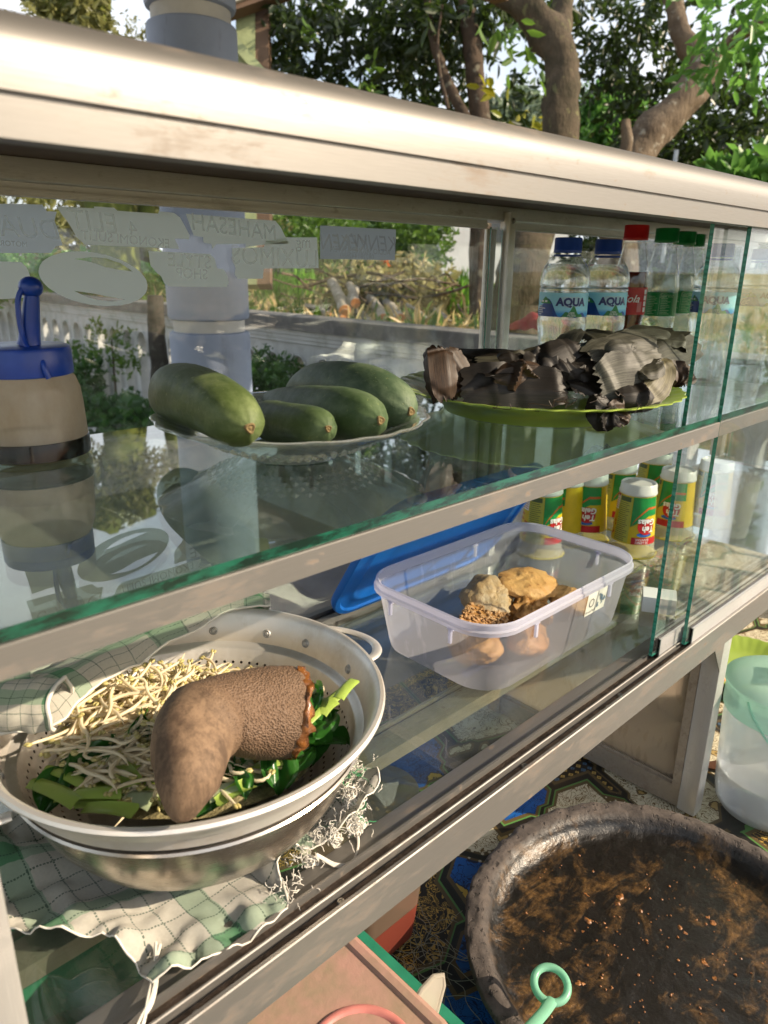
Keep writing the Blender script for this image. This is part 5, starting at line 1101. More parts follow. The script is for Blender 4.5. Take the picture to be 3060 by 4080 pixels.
# lime plate with fried tofu
GRP2 = GRP
pp = onz(1602,1452,-.690)
gp2 = plate('green_plate', 'lime-green ridged plate of orange fried snacks beside the water jug', (pp.x+.02, pp.y, ZT), .105, GRP2)
TOFU = fritter_mat('orange_fried', (.62,.26,.04), (.45,.15,.02), (.7,.42,.15))
for (x, y, z, a, b, c_, rz_, lb, sd_) in ((1540,1432,-.672,.024,.016,.012,.4,'crumbly orange fried piece upper on the lime plate',31),(1538,1462,-.678,.026,.014,.010,.9,'smooth orange fried piece in the middle of the lime plate',32),(1530,1478,-.682,.022,.014,.009,.2,'flaky orange fried piece by the lime plate rim',33)):
    o = fritter(onz(x, y, z)+Vector((.015,.0,0)), a, b, c_, (.1,.2,rz_), TOFU, lb, sd_, .2); o['group'] = 'fried pieces on the lime plate'
# knife tip behind the jug
RUST = plain('rusty_blade', (.12,.05,.025), .5, .4, vs=60, bump=.3)
kn = thing('knife', 'rusty brown knife blade lying on the cloth behind the jug', 'knife', (0,0,ZT))
a, b, c = onz(1498,1655,ZT), onz(1575,1640,ZT), onz(1575,1672,ZT)
m = MB(); m.ext([(a.x,a.y),(c.x,c.y),(c.x+.09,c.y+.0),(b.x+.09,b.y),(b.x,b.y)], 'z', .001, .003); m.obj('blade', RUST, kn, smooth=0)
m = MB(); m.box(c.x+.085, c.x+.18, c.y-.002, b.y+.002, .0008, .014); m.obj('handle', BEAMM, kn, smooth=0)
# green tray under the cabinet with a pink-lidded box in it
def trans(name, c, al=.5, rough=.3, tc=None):
    t = NT(name); n = t.noise(14, 4); c2 = tuple(x*.75 for x in c)
    return t.done(t.mixs(al, t.transp((.9,.9,.9)), t.mixs(.35, t.pbsdf(t.mix(n, c, c2), rough, 0, None, .5), t.transl(tc or c))))
TRAYM = plain('sea_green_plastic', (.025,.22,.13), .4, var=.2, vs=20)
PINKM = plain('grubby_pink_plastic', (.36,.21,.165), .5, var=.18, vs=38, bump=.5, bs=140, c2=(.25,.19,.125)); REDM = plain('rose_plastic', (.55,.2,.17), .45, var=.2, vs=30)
TW, TD = .150, .115; tx, ty = .357-TW, .316
tray = thing('green_tray', 'sea-green rectangular plastic tray pushed under the cabinet front', 'tray', (tx, ty, ZT))
def rl2(w, d, r, z): return [(x, y, z) for x, y in rrect(-w, w, -d, d, r, 4)]
m = MB(); loft(m, [rl2(TW-.02,TD-.02,.015,.0), rl2(TW-.002,TD-.002,.016,.098), rl2(TW+.006,TD+.006,.02,.099), rl2(TW+.006,TD+.006,.02,.103), rl2(TW-.003,TD-.003,.016,.103), rl2(TW-.022,TD-.022,.014,.003)]); m.add([(x,y,.003) for x,y,_ in rl2(TW-.022,TD-.022,.014,0)], [tuple(range(20))]); m.obj('tray_wall', TRAYM, tray, smooth=35)
pk = thing('pink_lidded_box', 'plastic box with a grubby pink lid sitting in the green tray', 'box', (.271,.330,ZT+.0045))
PW, PD = .068, .090
m = MB(); loft(m, [rl2(PW-.012,PD-.012,.02,0), rl2(PW-.003,PD-.003,.03,.112)]); m.obj('box_wall', trans('cloudy_plastic', (.6,.55,.5), .6), pk)
m = MB(); loft(m, [rl2(PW+.001,PD+.001,.034,.106), rl2(PW+.002,PD+.002,.034,.120), rl2(PW-.003,PD-.003,.03,.123), rl2(PW-.009,PD-.009,.026,.1225), rl2(PW-.011,PD-.011,.026,.1195), rl2(.004,.004,.002,.1195)], close=False); m.add([(x,y,.1195) for x,y,_ in rl2(.004,.004,.002,0)], [tuple(range(20))]); lidp = m.obj('lid', PINKM, pk, smooth=30)
m = MB(); m.lathe([(.037,.1196),(.0385,.1215),(.041,.1222),(.0435,.1214),(.045,.1196)], 56, c=(.0,-.035,0)); m.obj('ring_ridge', REDM, lidp)
# inverted green basin further along, seen through the floor glass
BASM = trans('clear_green_plastic', (.05,.30,.16), .8, .25, (.08,.45,.25))
bs = thing('green_basin', 'translucent green round basin seen through the cabinet floor glass', 'basin', (.115,.505,ZT))
m = MB(); m.lathe([(0,.0),(.07,.0),(.085,.01),(.098,.12),(.103,.125),(.104,.128),(.099,.128),(.083,.014),(.069,.004),(0,.004)], 56); m.obj('basin_wall', BASM, bs)
# rosy pot
POTM = trans('dusky_red_plastic', (.26,.06,.04), .85, .35, (.3,.08,.05)); POTT = trans('cloudy_brown_plastic', (.2,.14,.10), .75, .4)
pot = thing('red_tub', 'cloudy red-brown plastic tub standing under the bottom rail', 'tub', (.425,.452,ZT))
m = MB(); loft(m, [rl2(.034,.03,.012,.0), rl2(.040,.036,.014,.004), rl2(.044,.040,.015,.05)]); m.obj('tub_wall', POTM, pot)
m = MB(); loft(m, [rl2(.044,.040,.015,.0502), rl2(.048,.044,.016,.112), rl2(.050,.046,.016,.113), rl2(.050,.046,.016,.117)], close=False); m.obj('tub_collar', POTT, pot)
# stacked clear lids, clear jar, paper
CLR = thinglass('clear_food_plastic', (.93,.94,.92), .06, .06, 14, mul=1.3)
lst = (.292,.448)
for k in range(6):
    o = thing('clear_saucer', ['lowest clear plastic saucer of the stack below the towel, resting on the steel dish','second clear plastic saucer up from the steel dish','third clear plastic saucer up from the steel dish','third clear plastic saucer down from the stack top','second clear plastic saucer down from the stack top','topmost clear plastic saucer of the stack below the towel'][k], 'saucer', (lst[0]+random.uniform(-.002,.002), lst[1], ZT+.02+.016*k+.0015), (random.uniform(-.04,.04), random.uniform(-.04,.04), 0), 'stack of clear round saucers') if k else thing('clear_saucer', 'lowest clear plastic saucer of the stack below the towel, resting on the steel dish', 'saucer', (lst[0], lst[1], ZT+.02), (0,0,0), 'stack of clear round saucers')
    m = MB(); m.lathe([(0,.002),(.040,.002),(.043,.0),(.050,.0),(.053,.012),(.055,.0125),(.055,.0135),(.052,.013)], 48); m.obj('saucer_disc', CLR, o)
stand = thing('steel_dish', 'small round steel dish carrying the stack of clear saucers', 'dish', (lst[0], lst[1], ZT))
m = MB(); m.lathe([(0,.001),(.03,.001),(.034,.003),(.05,.018),(.052,.0195),(.049,.0195),(.033,.006),(0,.004)], 40); m.obj('dish_body', STEEL, stand)
jar = thing('clear_jar', 'cloudy clear jar with a round lid seen through the floor glass', 'jar', (.440,.455,ZT+.1175))
m = MB(); m.lathe([(0,.001),(.034,.001),(.038,.004),(.039,.06),(.041,.062)], 40); m.obj('jar_wall', CLR, jar)
m = MB(); m.lathe([(.042,.056),(.0425,.066),(.040,.068),(0,.0685)], 40); m.obj('lid', trans('cloudy_grey_plastic', (.4,.38,.34), .75), jar)
pap = thing('paper_scrap', 'white torn paper scrap lying on the batik cloth under the cabinet', 'paper', (0,0,ZT))
a, b, c, d = onz(795,1700,ZT), onz(862,1690,ZT), onz(850,1735,ZT), onz(832,1745,ZT)
m = MB(); m.ext([(p.x, p.y) for p in (d, c, b, a)], 'z', .001, .0016); m.obj('sheet', LWH, pap, smooth=0)
# clear scoop handle by the tray
HND = trans('milky_clear_plastic', (.66,.6,.5), .6, .25)
hd = thing('plastic_scoop', 'milky clear plastic scoop standing with its rounded handle up by the green tray', 'scoop', (.36,.285,ZT))
A = onz(935,2118,-.575)-Vector(hd.location); e1 = (onz(975,2105,-.575)-onz(905,2150,-.575)).normalized(); e2 = (onz(905,2225,-.60)-onz(940,2110,-.575)).normalized()
m = MB(); out = [(-.016,.10),(-.017,.03),(-.016,.012),(-.011,.002),(0,-.003),(.011,.001),(.016,.011),(.017,.03),(.016,.10)]
n_ = e1.cross(e2).normalized(); m.add([A+e1*x+e2*y+n_*.0016 for x, y in out]+[A+e1*x+e2*y-n_*.0016 for x, y in out], [tuple(range(9)), tuple(range(17,8,-1))]+[(i, (i+1) % 9, 9+(i+1) % 9, 9+i) for i in range(9)]); m.obj('handle', HND, hd, smooth=30)
m = MB(); m.tube([A+e1*x+e2*y for x, y in out], .0024, 8); m.obj('edge_bead', HND, hd)
# stray fibres on the cloth
m = MB()
for k in range(34):
    p = onz(random.uniform(860,985), random.uniform(2000,2160), ZT+.002); P = [p.copy()]; d = Vector((random.gauss(0,1), random.gauss(0,1), 0)).normalized()
    for j in range(5): d = (d+Vector((random.gauss(0,.5), random.gauss(0,.5), 0))).normalized(); p = p+d*.012; P.append(p.copy())
    m.tube(spline(P, 12), .0004, 4)
m.obj('thread_litter', plain('grey_thread', (.3,.28,.22), .9), label='thin grey fibre litter on the cloth beside the mortar', cat='fibres', kind='stuff')
# crumpled clear bag inside the cabinet beyond the doors
bag = thing('clear_bag', 'crumpled clear plastic bag on the cabinet floor behind the sliding doors', 'bag', (.98,.385,ZF))
m = MB()
def fbag(u, v):
    x = -.09+u*.22; y = -.04+v*.10; e = math.sin(u*pi)**.5*math.sin(v*pi)**.5
    return (x, y, .0015+.045*e*(.6+.6*abs(nz((x,y,0), 22)))+.012*e*abs(nz((x,y,2), 60)))
m.sheet(fbag, 46, 30); m.obj('film', CLR, bag, smooth=80)
wp_ = onz(1412,1335,ZF)
wb = thing('paper_packet', 'small folded white paper packet standing between the sliding door panes and the box', 'packet', (wp_.x+.03, wp_.y+.01, ZF), (0,0,.5))
m = MB(); m.ext([(-.016,0),(.016,0),(.014,.022),(.004,.025),(-.015,.020)], 'y', -.02, .02); m.obj('packet_body', LWH, wb, smooth=0)
# ------------------------------------------------------------------ background
def leaf_cloud(name, C, D, size, mt, parent=None, asp=.42, loc=None, **k):
    # C centres (N,3), D directions (N,3); one folded pointed leaf each
    N = len(C); D = D/np.linalg.norm(D, axis=1, keepdims=True); rv = rng.normal(size=(N,3)); S = np.cross(D, rv); S /= np.linalg.norm(S, axis=1, keepdims=True); NN = np.cross(S, D)
    L = size[:,None]; W = L*asp*.5
    V = np.stack([C, C+D*L*.3+S*W*.85+NN*W*.25, C+D*L*.68+S*W*.75+NN*W*.25, C+D*L-NN*L*.08, C+D*L*.68-S*W*.75+NN*W*.25, C+D*L*.3-S*W*.85+NN*W*.25], 1).reshape(-1,3)
    me = bpy.data.meshes.new(name); b = np.arange(N)[:,None]*6
    F = np.concatenate([b+np.array([0,1,2,3]), b+np.array([0,3,4,5])], 1).reshape(-1,4)
    me.vertices.add(N*6); me.vertices.foreach_set('co', V.ravel()); me.loops.add(N*8); me.loops.foreach_set('vertex_index', F.ravel().astype(np.int32)); me.polygons.add(N*2); me.polygons.foreach_set('loop_start', np.arange(N*2)*4)
    at = me.attributes.new('rnd', 'FLOAT', 'POINT'); at.data.foreach_set('value', np.repeat(rng.random(N), 6)); me.materials.append(mt); me.update(calc_edges=True); me.validate()
    return link(name, me, parent, loc, **k)
def twigs(c, r, n, per=12, tw=.12, droop=.3):
    # n twigs spread through ellipsoids; returns leaf centres and directions
    c = np.array(c); d = rng.normal(size=(n,3)); d /= np.linalg.norm(d, axis=1, keepdims=True); rad = rng.random(n)**.45
    p = c + d*rad[:,None]*np.array(r)
    td = d*.7+rng.normal(size=(n,3))*.6; td[:,2] -= droop; td /= np.linalg.norm(td, axis=1, keepdims=True)
    f = rng.random((n,per)); C = p[:,None,:]+td[:,None,:]*(f[:,:,None]*tw)+rng.normal(size=(n,per,3))*tw*.06
    D = td[:,None,:]*.5+rng.normal(size=(n,per,3))*.75; D[:,:,2] -= droop
    return C.reshape(-1,3), D.reshape(-1,3)
def fol(name, c1, c2, tr, gl=.35):
    t = NT(name); a = t.n('Attribute'); a.attribute_name = 'rnd'; c = t.mix(a.outputs['Fac'], c1, c2)
    return t.done(t.mixs(.35, t.pbsdf(c, gl, 0, None, .4), t.transl(tr)))
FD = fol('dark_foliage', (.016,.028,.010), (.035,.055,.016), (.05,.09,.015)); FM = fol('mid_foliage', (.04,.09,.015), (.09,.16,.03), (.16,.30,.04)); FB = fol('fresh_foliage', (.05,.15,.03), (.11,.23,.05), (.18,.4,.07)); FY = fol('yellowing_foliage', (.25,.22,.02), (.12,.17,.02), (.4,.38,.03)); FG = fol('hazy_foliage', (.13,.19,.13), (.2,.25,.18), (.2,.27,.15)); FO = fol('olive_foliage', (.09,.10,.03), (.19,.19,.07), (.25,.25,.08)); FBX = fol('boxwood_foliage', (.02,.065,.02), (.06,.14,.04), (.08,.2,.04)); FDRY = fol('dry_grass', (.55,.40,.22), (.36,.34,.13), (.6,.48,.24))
def bark_mat(name, c1, c2, c3):
    t = NT(name); n = t.noise(9, 6, .7); st = t.noise(26, 5, .65, t.co('Object', (1,1,.3))); li = t.ramp(t.noise(16, 4), [(.58,0),(.66,1)])
    c = t.mix(t.ramp(n, [(.35,0),(.65,1)]), c1, c2); c = t.mix(t.math('MULTIPLY', li, .7), c, c3)
    return t.done(t.pbsdf(c, .9, 0, t.bump(t.math('ADD', st, t.math('MULTIPLY', n, .5)), .9, .02), .2))
BARK = bark_mat('lichened_bark', (.085,.06,.042), (.04,.03,.022), (.17,.16,.12)); BARK2 = bark_mat('mossy_bark', (.085,.065,.045), (.04,.035,.022), (.13,.13,.06)); BARKL = bark_mat('pale_bark', (.15,.115,.08), (.075,.055,.038), (.28,.26,.21)); MOSS = bark_mat('vine_covered_bark', (.13,.15,.03), (.06,.08,.02), (.24,.24,.08))
def limb(m, pts, r0, r1, n=26, ns=14):
    P = spline(pts, n); rr = [r0+(r1-r0)*(k/n)**.9 for k in range(n+1)]; b = len(m.v); m.tube(P, rr, ns)
    for i in range(b, len(m.v)): v = Vector(m.v[i]); m.v[i] = tuple(v+Vector((nz(v, 9), nz(v, 9, 3), nz(v, 9, 6)))*r0*.22+Vector((nz(v, 30), nz(v, 30, 3), nz(v, 30, 6)))*r0*.07)
def mk_tree(name, lb, base, limbs, barkm, clumps, fm, leaf_s, per=12, tw=.14, asp=.42, group='trees beyond the balustrade', extra=()):
    base = Vector(base); T = thing(name, lb, 'tree', base, group=group); m = MB()
    for pts, r0, r1 in limbs: limb(m, [Vector(p)-base for p in pts], r0, r1)
    m.obj('trunk', barkm, T, smooth=80)
    def cr(cl, mt, nm, s):
        CC, DD = [], []
        for c, r, n in cl:
            a, b = twigs(np.array(Vector(c)-base), r, n, per, tw); CC.append(a); DD.append(b)
        CC = np.concatenate(CC); DD = np.concatenate(DD); leaf_cloud(nm, CC, DD, s*(.65+.7*rng.random(len(CC))), mt, T, asp)
    if clumps: cr(clumps, fm, 'crown', leaf_s)
    for cl, mt, s in extra: cr(cl, mt, 'crown', s)
    return T
d1 = 4.2
mk_tree('garden_tree', 'thick leaning lichened tree with a crooked trunk beside the red cloth', onx(1115,725,3.05),
    [([onx(1115,730,3.05), onx(1118,660,3.05), onx(1135,560,3.1), dep(1170,430,d1), dep(1205,320,d1), dep(1214,200,d1), dep(1205,110,d1), dep(1160,40,d1), dep(1085,-20,d1), dep(960,-90,d1)], .135, .075),
     ([dep(1205,110,d1), dep(1215,40,d1+.1), dep(1215,-60,d1+.2)], .07, .05)], BARK2,
    [(dep(700,80,6.0), (.55,.55,.45), 95), (dep(850,120,6.2), (.5,.5,.55), 95), (dep(620,140,6.2), (.2,.3,.3), 21), (dep(760,220,6.3), (.5,.4,.25), 54), (dep(950,40,5.6), (.45,.5,.3), 64), (dep(930,190,6.4), (.2,.3,.4), 38), (dep(1010,110,6), (.15,.3,.3), 18), (dep(640,20,5.6), (.3,.4,.25), 38), (dep(1130,-20,5), (.3,.3,.12), 18), (dep(1110,215,6.2), (.16,.2,.16), 12)], FD, .10, 10, .28,
    extra=[([(dep(1105,235,4.6), (.09,.1,.08), 3)], FY, .11), ([(dep(1075,30,3.6), (.10,.10,.08), 3), (dep(760,90,5.2), (.3,.3,.3), 5)], FM, .085)])
mk_tree('garden_tree', 'slim dark tree with twin stems rising beside the crooked trunk', onx(1040,720,4.2),
    [([onx(1040,720,4.2), dep(1035,560,5.3), dep(1040,300,5.3), dep(1022,120,5.3), dep(1000,-30,5.3)], .085, .06), ([dep(1012,270,5.2), dep(960,160,5.2), dep(930,60,5.2), dep(920,-30,5.2)], .04, .025), ([dep(968,235,5.0), dep(945,120,5.0), dep(955,10,5.0)], .014,.008)], BARK,
    [(dep(1060,60,5.8), (.2,.2,.2), 5), (dep(880,30,5.4), (.4,.4,.3), 38), (dep(960,-20,5.2), (.4,.4,.2), 25)], FD, .10, 10, .25)
d2 = 4.6
mk_tree('garden_tree', 'pale forked tree with a sawn stub leaning away from the bottles', dep(1330,640,d2),
    [([dep(1330,640,d2), dep(1340,480,d2), dep(1370,345,d2), dep(1430,265,d2), dep(1490,200,d2), dep(1530,140,d2)], .13, .095), ([dep(1525,150,d2), dep(1480,90,d2), dep(1462,40,d2), dep(1445,-50,d2)], .075, .05), ([dep(1530,140,d2), dep(1570,95,d2), dep(1640,50,d2-.2), dep(1720,0,d2-.3)], .05, .025)], BARKL,
    [(dep(1330,60,6.2), (.45,.5,.35), 73), (dep(1430,240,6.4), (.4,.5,.35), 66), (dep(1560,270,6.2), (.45,.5,.35), 82), (dep(1400,90,6.4), (.4,.4,.4), 54), (dep(1290,170,6.8), (.15,.3,.2), 12), (dep(1620,180,6.5), (.3,.4,.4), 51), (dep(1560,120,6.6), (.3,.4,.3), 38), (dep(1450,330,6.6), (.3,.3,.12), 28), (dep(1640,330,5.8), (.3,.4,.3), 41), (dep(1250,40,6.2), (.15,.3,.25), 15)], FD, .095, 10, .26,
    extra=[([(dep(1610,55,3.3), (.17,.17,.12), 21), (dep(1665,10,3.2), (.2,.2,.12), 15)], FB, .075)])
st_ = thing('tree_stump', 'short sawn dead branch stub standing before the forked tree', 'stump', dep(1352,360,4.4)); m = MB(); b0 = Vector(st_.location); limb(m, [dep(1352,420,4.4)-b0, dep(1352,350,4.4)-b0, dep(1356,300,4.4)-b0, dep(1352,262,4.4)-b0], .045, .026); m.obj('wood', BARKL, st_, smooth=80)
# shrubs, hedge, far trees
def shrub(name, lb, clumps, fm, s, per=12, tw=.12, asp=.45, grp=None, cat='shrub'):
    b = Vector(clumps[0][0]); T = thing(name, lb, cat, b, group=grp); CC, DD = [], []
    for c, r, n in clumps: a, d_ = twigs(np.array(Vector(c)-b), r, n, per, tw, -.15); CC.append(a); DD.append(d_)
    CC = np.concatenate(CC); DD = np.concatenate(DD); leaf_cloud('foliage', CC, DD, s*(.65+.7*rng.random(len(CC))), fm, T, asp)
    m = MB(); zb = min(c[2]-r[2] for c, r, n in clumps) - .05
    for c, r, n in clumps:
        c = Vector(c)-b; limb(m, [Vector((c.x, c.y, zb-b.z)), c+Vector((.02,.02,-.02)), c+Vector((r[0]*.3, 0, r[2]*.5))], .012, .005, 8, 6)
    m.obj('stems', BARK, T, smooth=80); return T
shrub('boxwood_shrub', 'dense dark green clipped shrub against the white balustrade', [(onx(600,850,2.42), (.16,.30,.17), 330), (onx(560,840,2.42), (.12,.2,.2), 150), (onx(670,880,2.40), (.12,.2,.12), 130), (onx(610,950,2.35), (.2,.4,.2), 200)], FBX, .03, 12, .07)
shrub('broadleaf_plant', 'low broad-leaved dark plant at the foot of the balusters', [(onx(230,900,2.4), (.2,.5,.12), 90), (onx(180,830,2.45), (.1,.3,.18), 50), (onx(320,920,2.3), (.2,.4,.1), 50)], FBX, .085, 8, .1, .6)
shrub('climbing_vine', 'loose leafy vine hanging over the far balusters', [(onx(240,760,2.56), (.05,.5,.2), 50), (onx(150,800,2.56), (.05,.4,.25), 50)], FM, .045, 8, .12)
shrub('garden_shrub', 'bright green leafy bush growing behind the forked tree', [(dep(1310,275,8), (.35,.4,.32), 260), (dep(1290,310,8), (.4,.4,.2), 160)], FB, .09, 12, .2)
shrub('garden_shrub', 'large-leaved bright green shrub at the cabinet corner', [(dep(1650,390,3.4), (.14,.2,.08), 40), (dep(1600,415,3.5), (.10,.15,.06), 22)], FB, .09, 8, .12, .6)
shrub('garden_shrub', 'speckled light bush in front of the tiled wall', [(dep(1540,330,7.5), (.5,.5,.2), 130), (dep(1400,330,8), (.5,.5,.15), 90)], FM, .07, 10, .2)
for (x, y, d_, r, n, lb) in ((1120,265,22,(1.0,1.0,.75),500,'hazy blue-green tree far behind the crooked trunk'), (640,540,17,(1.6,1.6,1.3),420,'grey-green tree far behind the word LUXIMOS sticker'), (860,500,19,(1.5,1.5,1.2),380,'grey-green tree far behind the dark rectangular sticker')):
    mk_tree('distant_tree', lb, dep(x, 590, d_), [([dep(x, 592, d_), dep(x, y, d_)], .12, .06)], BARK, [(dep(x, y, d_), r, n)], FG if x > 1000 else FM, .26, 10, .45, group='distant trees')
mk_tree('mossy_tree', 'vine-clad mossy limb and light foliage behind the cabinet corner', dep(160,600,6.2), [([dep(260,620,6.2), dep(215,300,6.2), dep(175,110,6.2), dep(140,20,6.2), dep(90,-60,6.2)], .20, .19), ([dep(175,110,6.2), dep(205,40,6.2), dep(212,-30,6.2)], .12, .10), ([dep(318,560,6.4), dep(312,200,6.4), dep(308,100,6.4)], .07,.05)], MOSS,
    [(dep(150,40,6.1), (.28,.3,.35), 150), (dep(200,90,6.1), (.2,.2,.25), 70), (dep(312,105,6.3), (.08,.1,.12), 20)], FO, .08, 10, .14, extra=[([(dep(30,60,8.5), (.6,.6,.5), 90), (dep(270,90,9), (.25,.5,.25), 36), (dep(60,110,8), (.6,.5,.2), 80)], FO, .06)])
# green shrubs left of the pillar, over the wall
shrub('garden_shrub', 'yellow-green sunlit undergrowth beyond the balustrade by the mossy tree', [(dep(150,610,7.5), (1.3,.7,.16), 260), (dep(280,600,8), (.9,.5,.18), 130), (dep(30,600,8), (.8,.5,.25), 120)], FB, .09, 10, .16)
shrub('garden_shrub', 'tall olive hedge standing behind the stickers', [(dep(120,500,12), (1.8,1.2,.9), 330), (dep(420,505,13), (1.8,1.2,.9), 330)], FO, .16, 10, .35)
shrub('garden_shrub', 'dark hedge beside the white house', [(dep(900,530,11), (.5,.5,.45), 200), (dep(690,515,12), (.8,.6,.5), 200)], FM, .10, 10, .2)
shrub('garden_shrub', 'dense green bush beyond the wall at the cabinet far end', [(dep(1570,560,6.5), (.5,.5,.32), 240), (dep(1660,590,6), (.5,.5,.34), 240), (dep(1740,560,6), (.5,.5,.4), 200)], FM, .075, 10, .18)
shrub('garden_shrub', 'dark bush showing between the drink bottles', [(dep(1340,560,7), (.5,.5,.30), 220), (dep(1450,575,7), (.5,.5,.3), 200)], FD, .08, 10, .2)
# grass tufts
GRS = fol('bright_grass', (.10,.26,.03), (.2,.38,.06), (.3,.6,.08), .5)  # bright green blades, tone varied at random per blade
def tuft(c, n, h, w_, mt, lb, grp):
    c = Vector(c); T = thing('grass_tuft', lb, 'grass', c, group=grp); a = rng.normal(size=(n,3))*np.array([w_,w_,.0]); D = rng.normal(size=(n,3))*.28; D[:,2] = 1
    leaf_cloud('blades', a, D, h*(.5+.8*rng.random(n)), mt, T, .07)
for (x, y, d_, n, h, lb) in ((1000,640,6.5,150,.30,'tall bright grass tuft by the lichened trunk'), (955,635,7.2,90,.26,'bright grass tuft near the white house'), (1030,650,5.8,80,.24,'short bright grass tuft at the trunk foot'), (650,620,8.5,120,.30,'grass tuft behind the sawn logs'), (590,630,8,100,.28,'grass tuft next to the blue pillar'), (905,630,8,60,.25,'thin grass tuft behind the brush heap')):
    p = onz(x, y, -.40) if y > 640 else dep(x, y, d_); p = dep(x, y, d_); p.z = max(-.41, min(-.36, p.z)); tuft(p, n, h, .10, GRS, lb, 'grass tufts beyond the balustrade')
# loose dry grass on the bank
N_ = 9000; xx = 2.95+rng.random(N_)**1.6*9; yy = -1.5+rng.random(N_)*13; C_ = np.stack([xx, yy, np.array([-.40+.06*nz((a,b,0),.8)+.03*nz((a,b,3),2.7)-max(0,3.2-a)*.5+.01 for a, b in zip(xx, yy)])], 1); D_ = rng.normal(size=(N_,3)); D_[:,2] = np.abs(D_[:,2])*.6+.1
leaf_cloud('dry_grass', C_, D_, .07+.16*rng.random(N_), FDRY, asp=.12, label='matted dry grass and cuttings covering the bank', cat='grass', kind='stuff')
N_ = 5000; xx = 3.0+rng.random(N_)**1.4*8; yy = -1.5+rng.random(N_)*13; C_ = np.stack([xx, yy, np.full(N_, -.39)+.05*rng.random(N_)], 1); D_ = rng.normal(size=(N_,3)); D_[:,2] = np.abs(D_[:,2])+.4
leaf_cloud('weeds', C_, D_, .05+.09*rng.random(N_), FM, asp=.3, label='low green weeds scattered over the bank', cat='weeds', kind='stuff')
# brush heap and logs
bh = thing('brush_heap', 'heap of cut branches and pale withered leaves beyond the balustrade', 'brush', dep(850,640,6.2)); b0 = Vector(bh.location); m = MB()
for k in range(70):
    p = Vector((random.gauss(0,.35), random.gauss(0,.45), random.uniform(-.2,.16))); a = random.uniform(0, 2*pi); d = Vector((math.cos(a), math.sin(a), random.uniform(-.3,.6))).normalized(); L = random.uniform(.25,.7)
    m.tube(spline([p-d*L*.5, p+Vector((random.gauss(0,.04),)*3), p+d*L*.5], 6), random.uniform(.005,.014), 5)
m.obj('branches', BARKL, bh, kind='stuff')
CC, DD = [], []
for (x, y, r, n) in ((800,615,(.35,.4,.10),70), (880,612,(.4,.4,.10),70), (930,665,(.35,.35,.07),70), (740,650,(.3,.3,.05),20), (850,650,(.25,.3,.08),40), (865,590,(.12,.12,.08),24)):
    a, d_ = twigs(np.array(dep(x,y,6.1)-b0), r, n, 10, .14, 0); CC.append(a); DD.append(d_)
CC = np.concatenate(CC); leaf_cloud('withered_leaves', CC, np.concatenate(DD), .075*(.6+.8*rng.random(len(CC))), fol('withered_leaf', (.36,.35,.16), (.28,.22,.12), (.4,.38,.16)), bh, .45, kind='stuff')
CUT = plain('sawn_wood', (.55,.24,.09), .8, var=.2, vs=40); LOGB = bark_mat('grey_log_bark', (.36,.33,.28), (.2,.17,.13), (.5,.48,.43))
logs = [((718,610),(745,672),.045,'grey log with an orange sawn end leaning on the heap'), ((768,625),(748,680),.04,'stout grey log crossing beside the leaning log'), ((755,615),(768,655),.035,'short grey log wedged between two others'), ((800,645),(828,690),.042,'pale log below the withered leaves'), ((835,655),(865,690),.04,'grey log with a bright cut face low in the heap'), ((660,660),(710,680),.022,'thin grey branch lying apart from the logs'), ((690,670),(740,690),.03,'half-buried log at the foot of the heap'), ((880,660),(925,695),.022,'thin tan branch beside the bright-cut log'), ((940,670),(975,700),.020,'broken stick pointing away from the heap'), ((775,675),(800,700),.032,'stubby log under the pale log')]
for (a, b, r, lb) in logs:
    A, B = dep(*a, 5.6), dep(*b, 5.1); o = thing('log', lb, 'log', B, group='sawn logs in the brush heap'); m = MB(); limb(m, [A-B, (A-B)*.5+Vector((0,0,.01)), Vector((0,0,0))], r*.85, r, 8, 12); m.obj('log_bark', LOGB, o, smooth=60)
    d = (B-A).normalized(); m = MB(); m.lathe([(0,.004),(r*.95,.003),(r*.98,-.004)], 14); c_ = m.obj('cut_face', CUT, o, d*.001); c_.rotation_euler = d.to_track_quat('Z', 'Y').to_euler()
# red cloth, orange pot
rc = thing('red_cloth', 'dark red cloth lying on the wall cap beside the crooked trunk', 'cloth', onx(1150,712,2.78)); m = MB()
m.sheet(lambda u, v: Vector(((u-.5)*.12, (v-.5)*.26, .10*math.sin(v*pi)*math.sin(u*pi)**.5*(1-.6*v)+.02*nz((u*3,v*3,0),1.5))), 14, 18); m.obj('folds', plain('dark_red_cloth', (.28,.02,.03), .8, vs=30), rc, smooth=80)
op = thing('orange_pot', 'orange plastic pot standing on top of the brush heap', 'pot', dep(832,592,6.4)); m = MB(); m.lathe([(0,0),(.045,0),(.065,.10),(.07,.102),(.07,.112),(.06,.108)], 24); m.obj('pot_wall', plain('orange_plastic', (.62,.14,.03), .5), op)
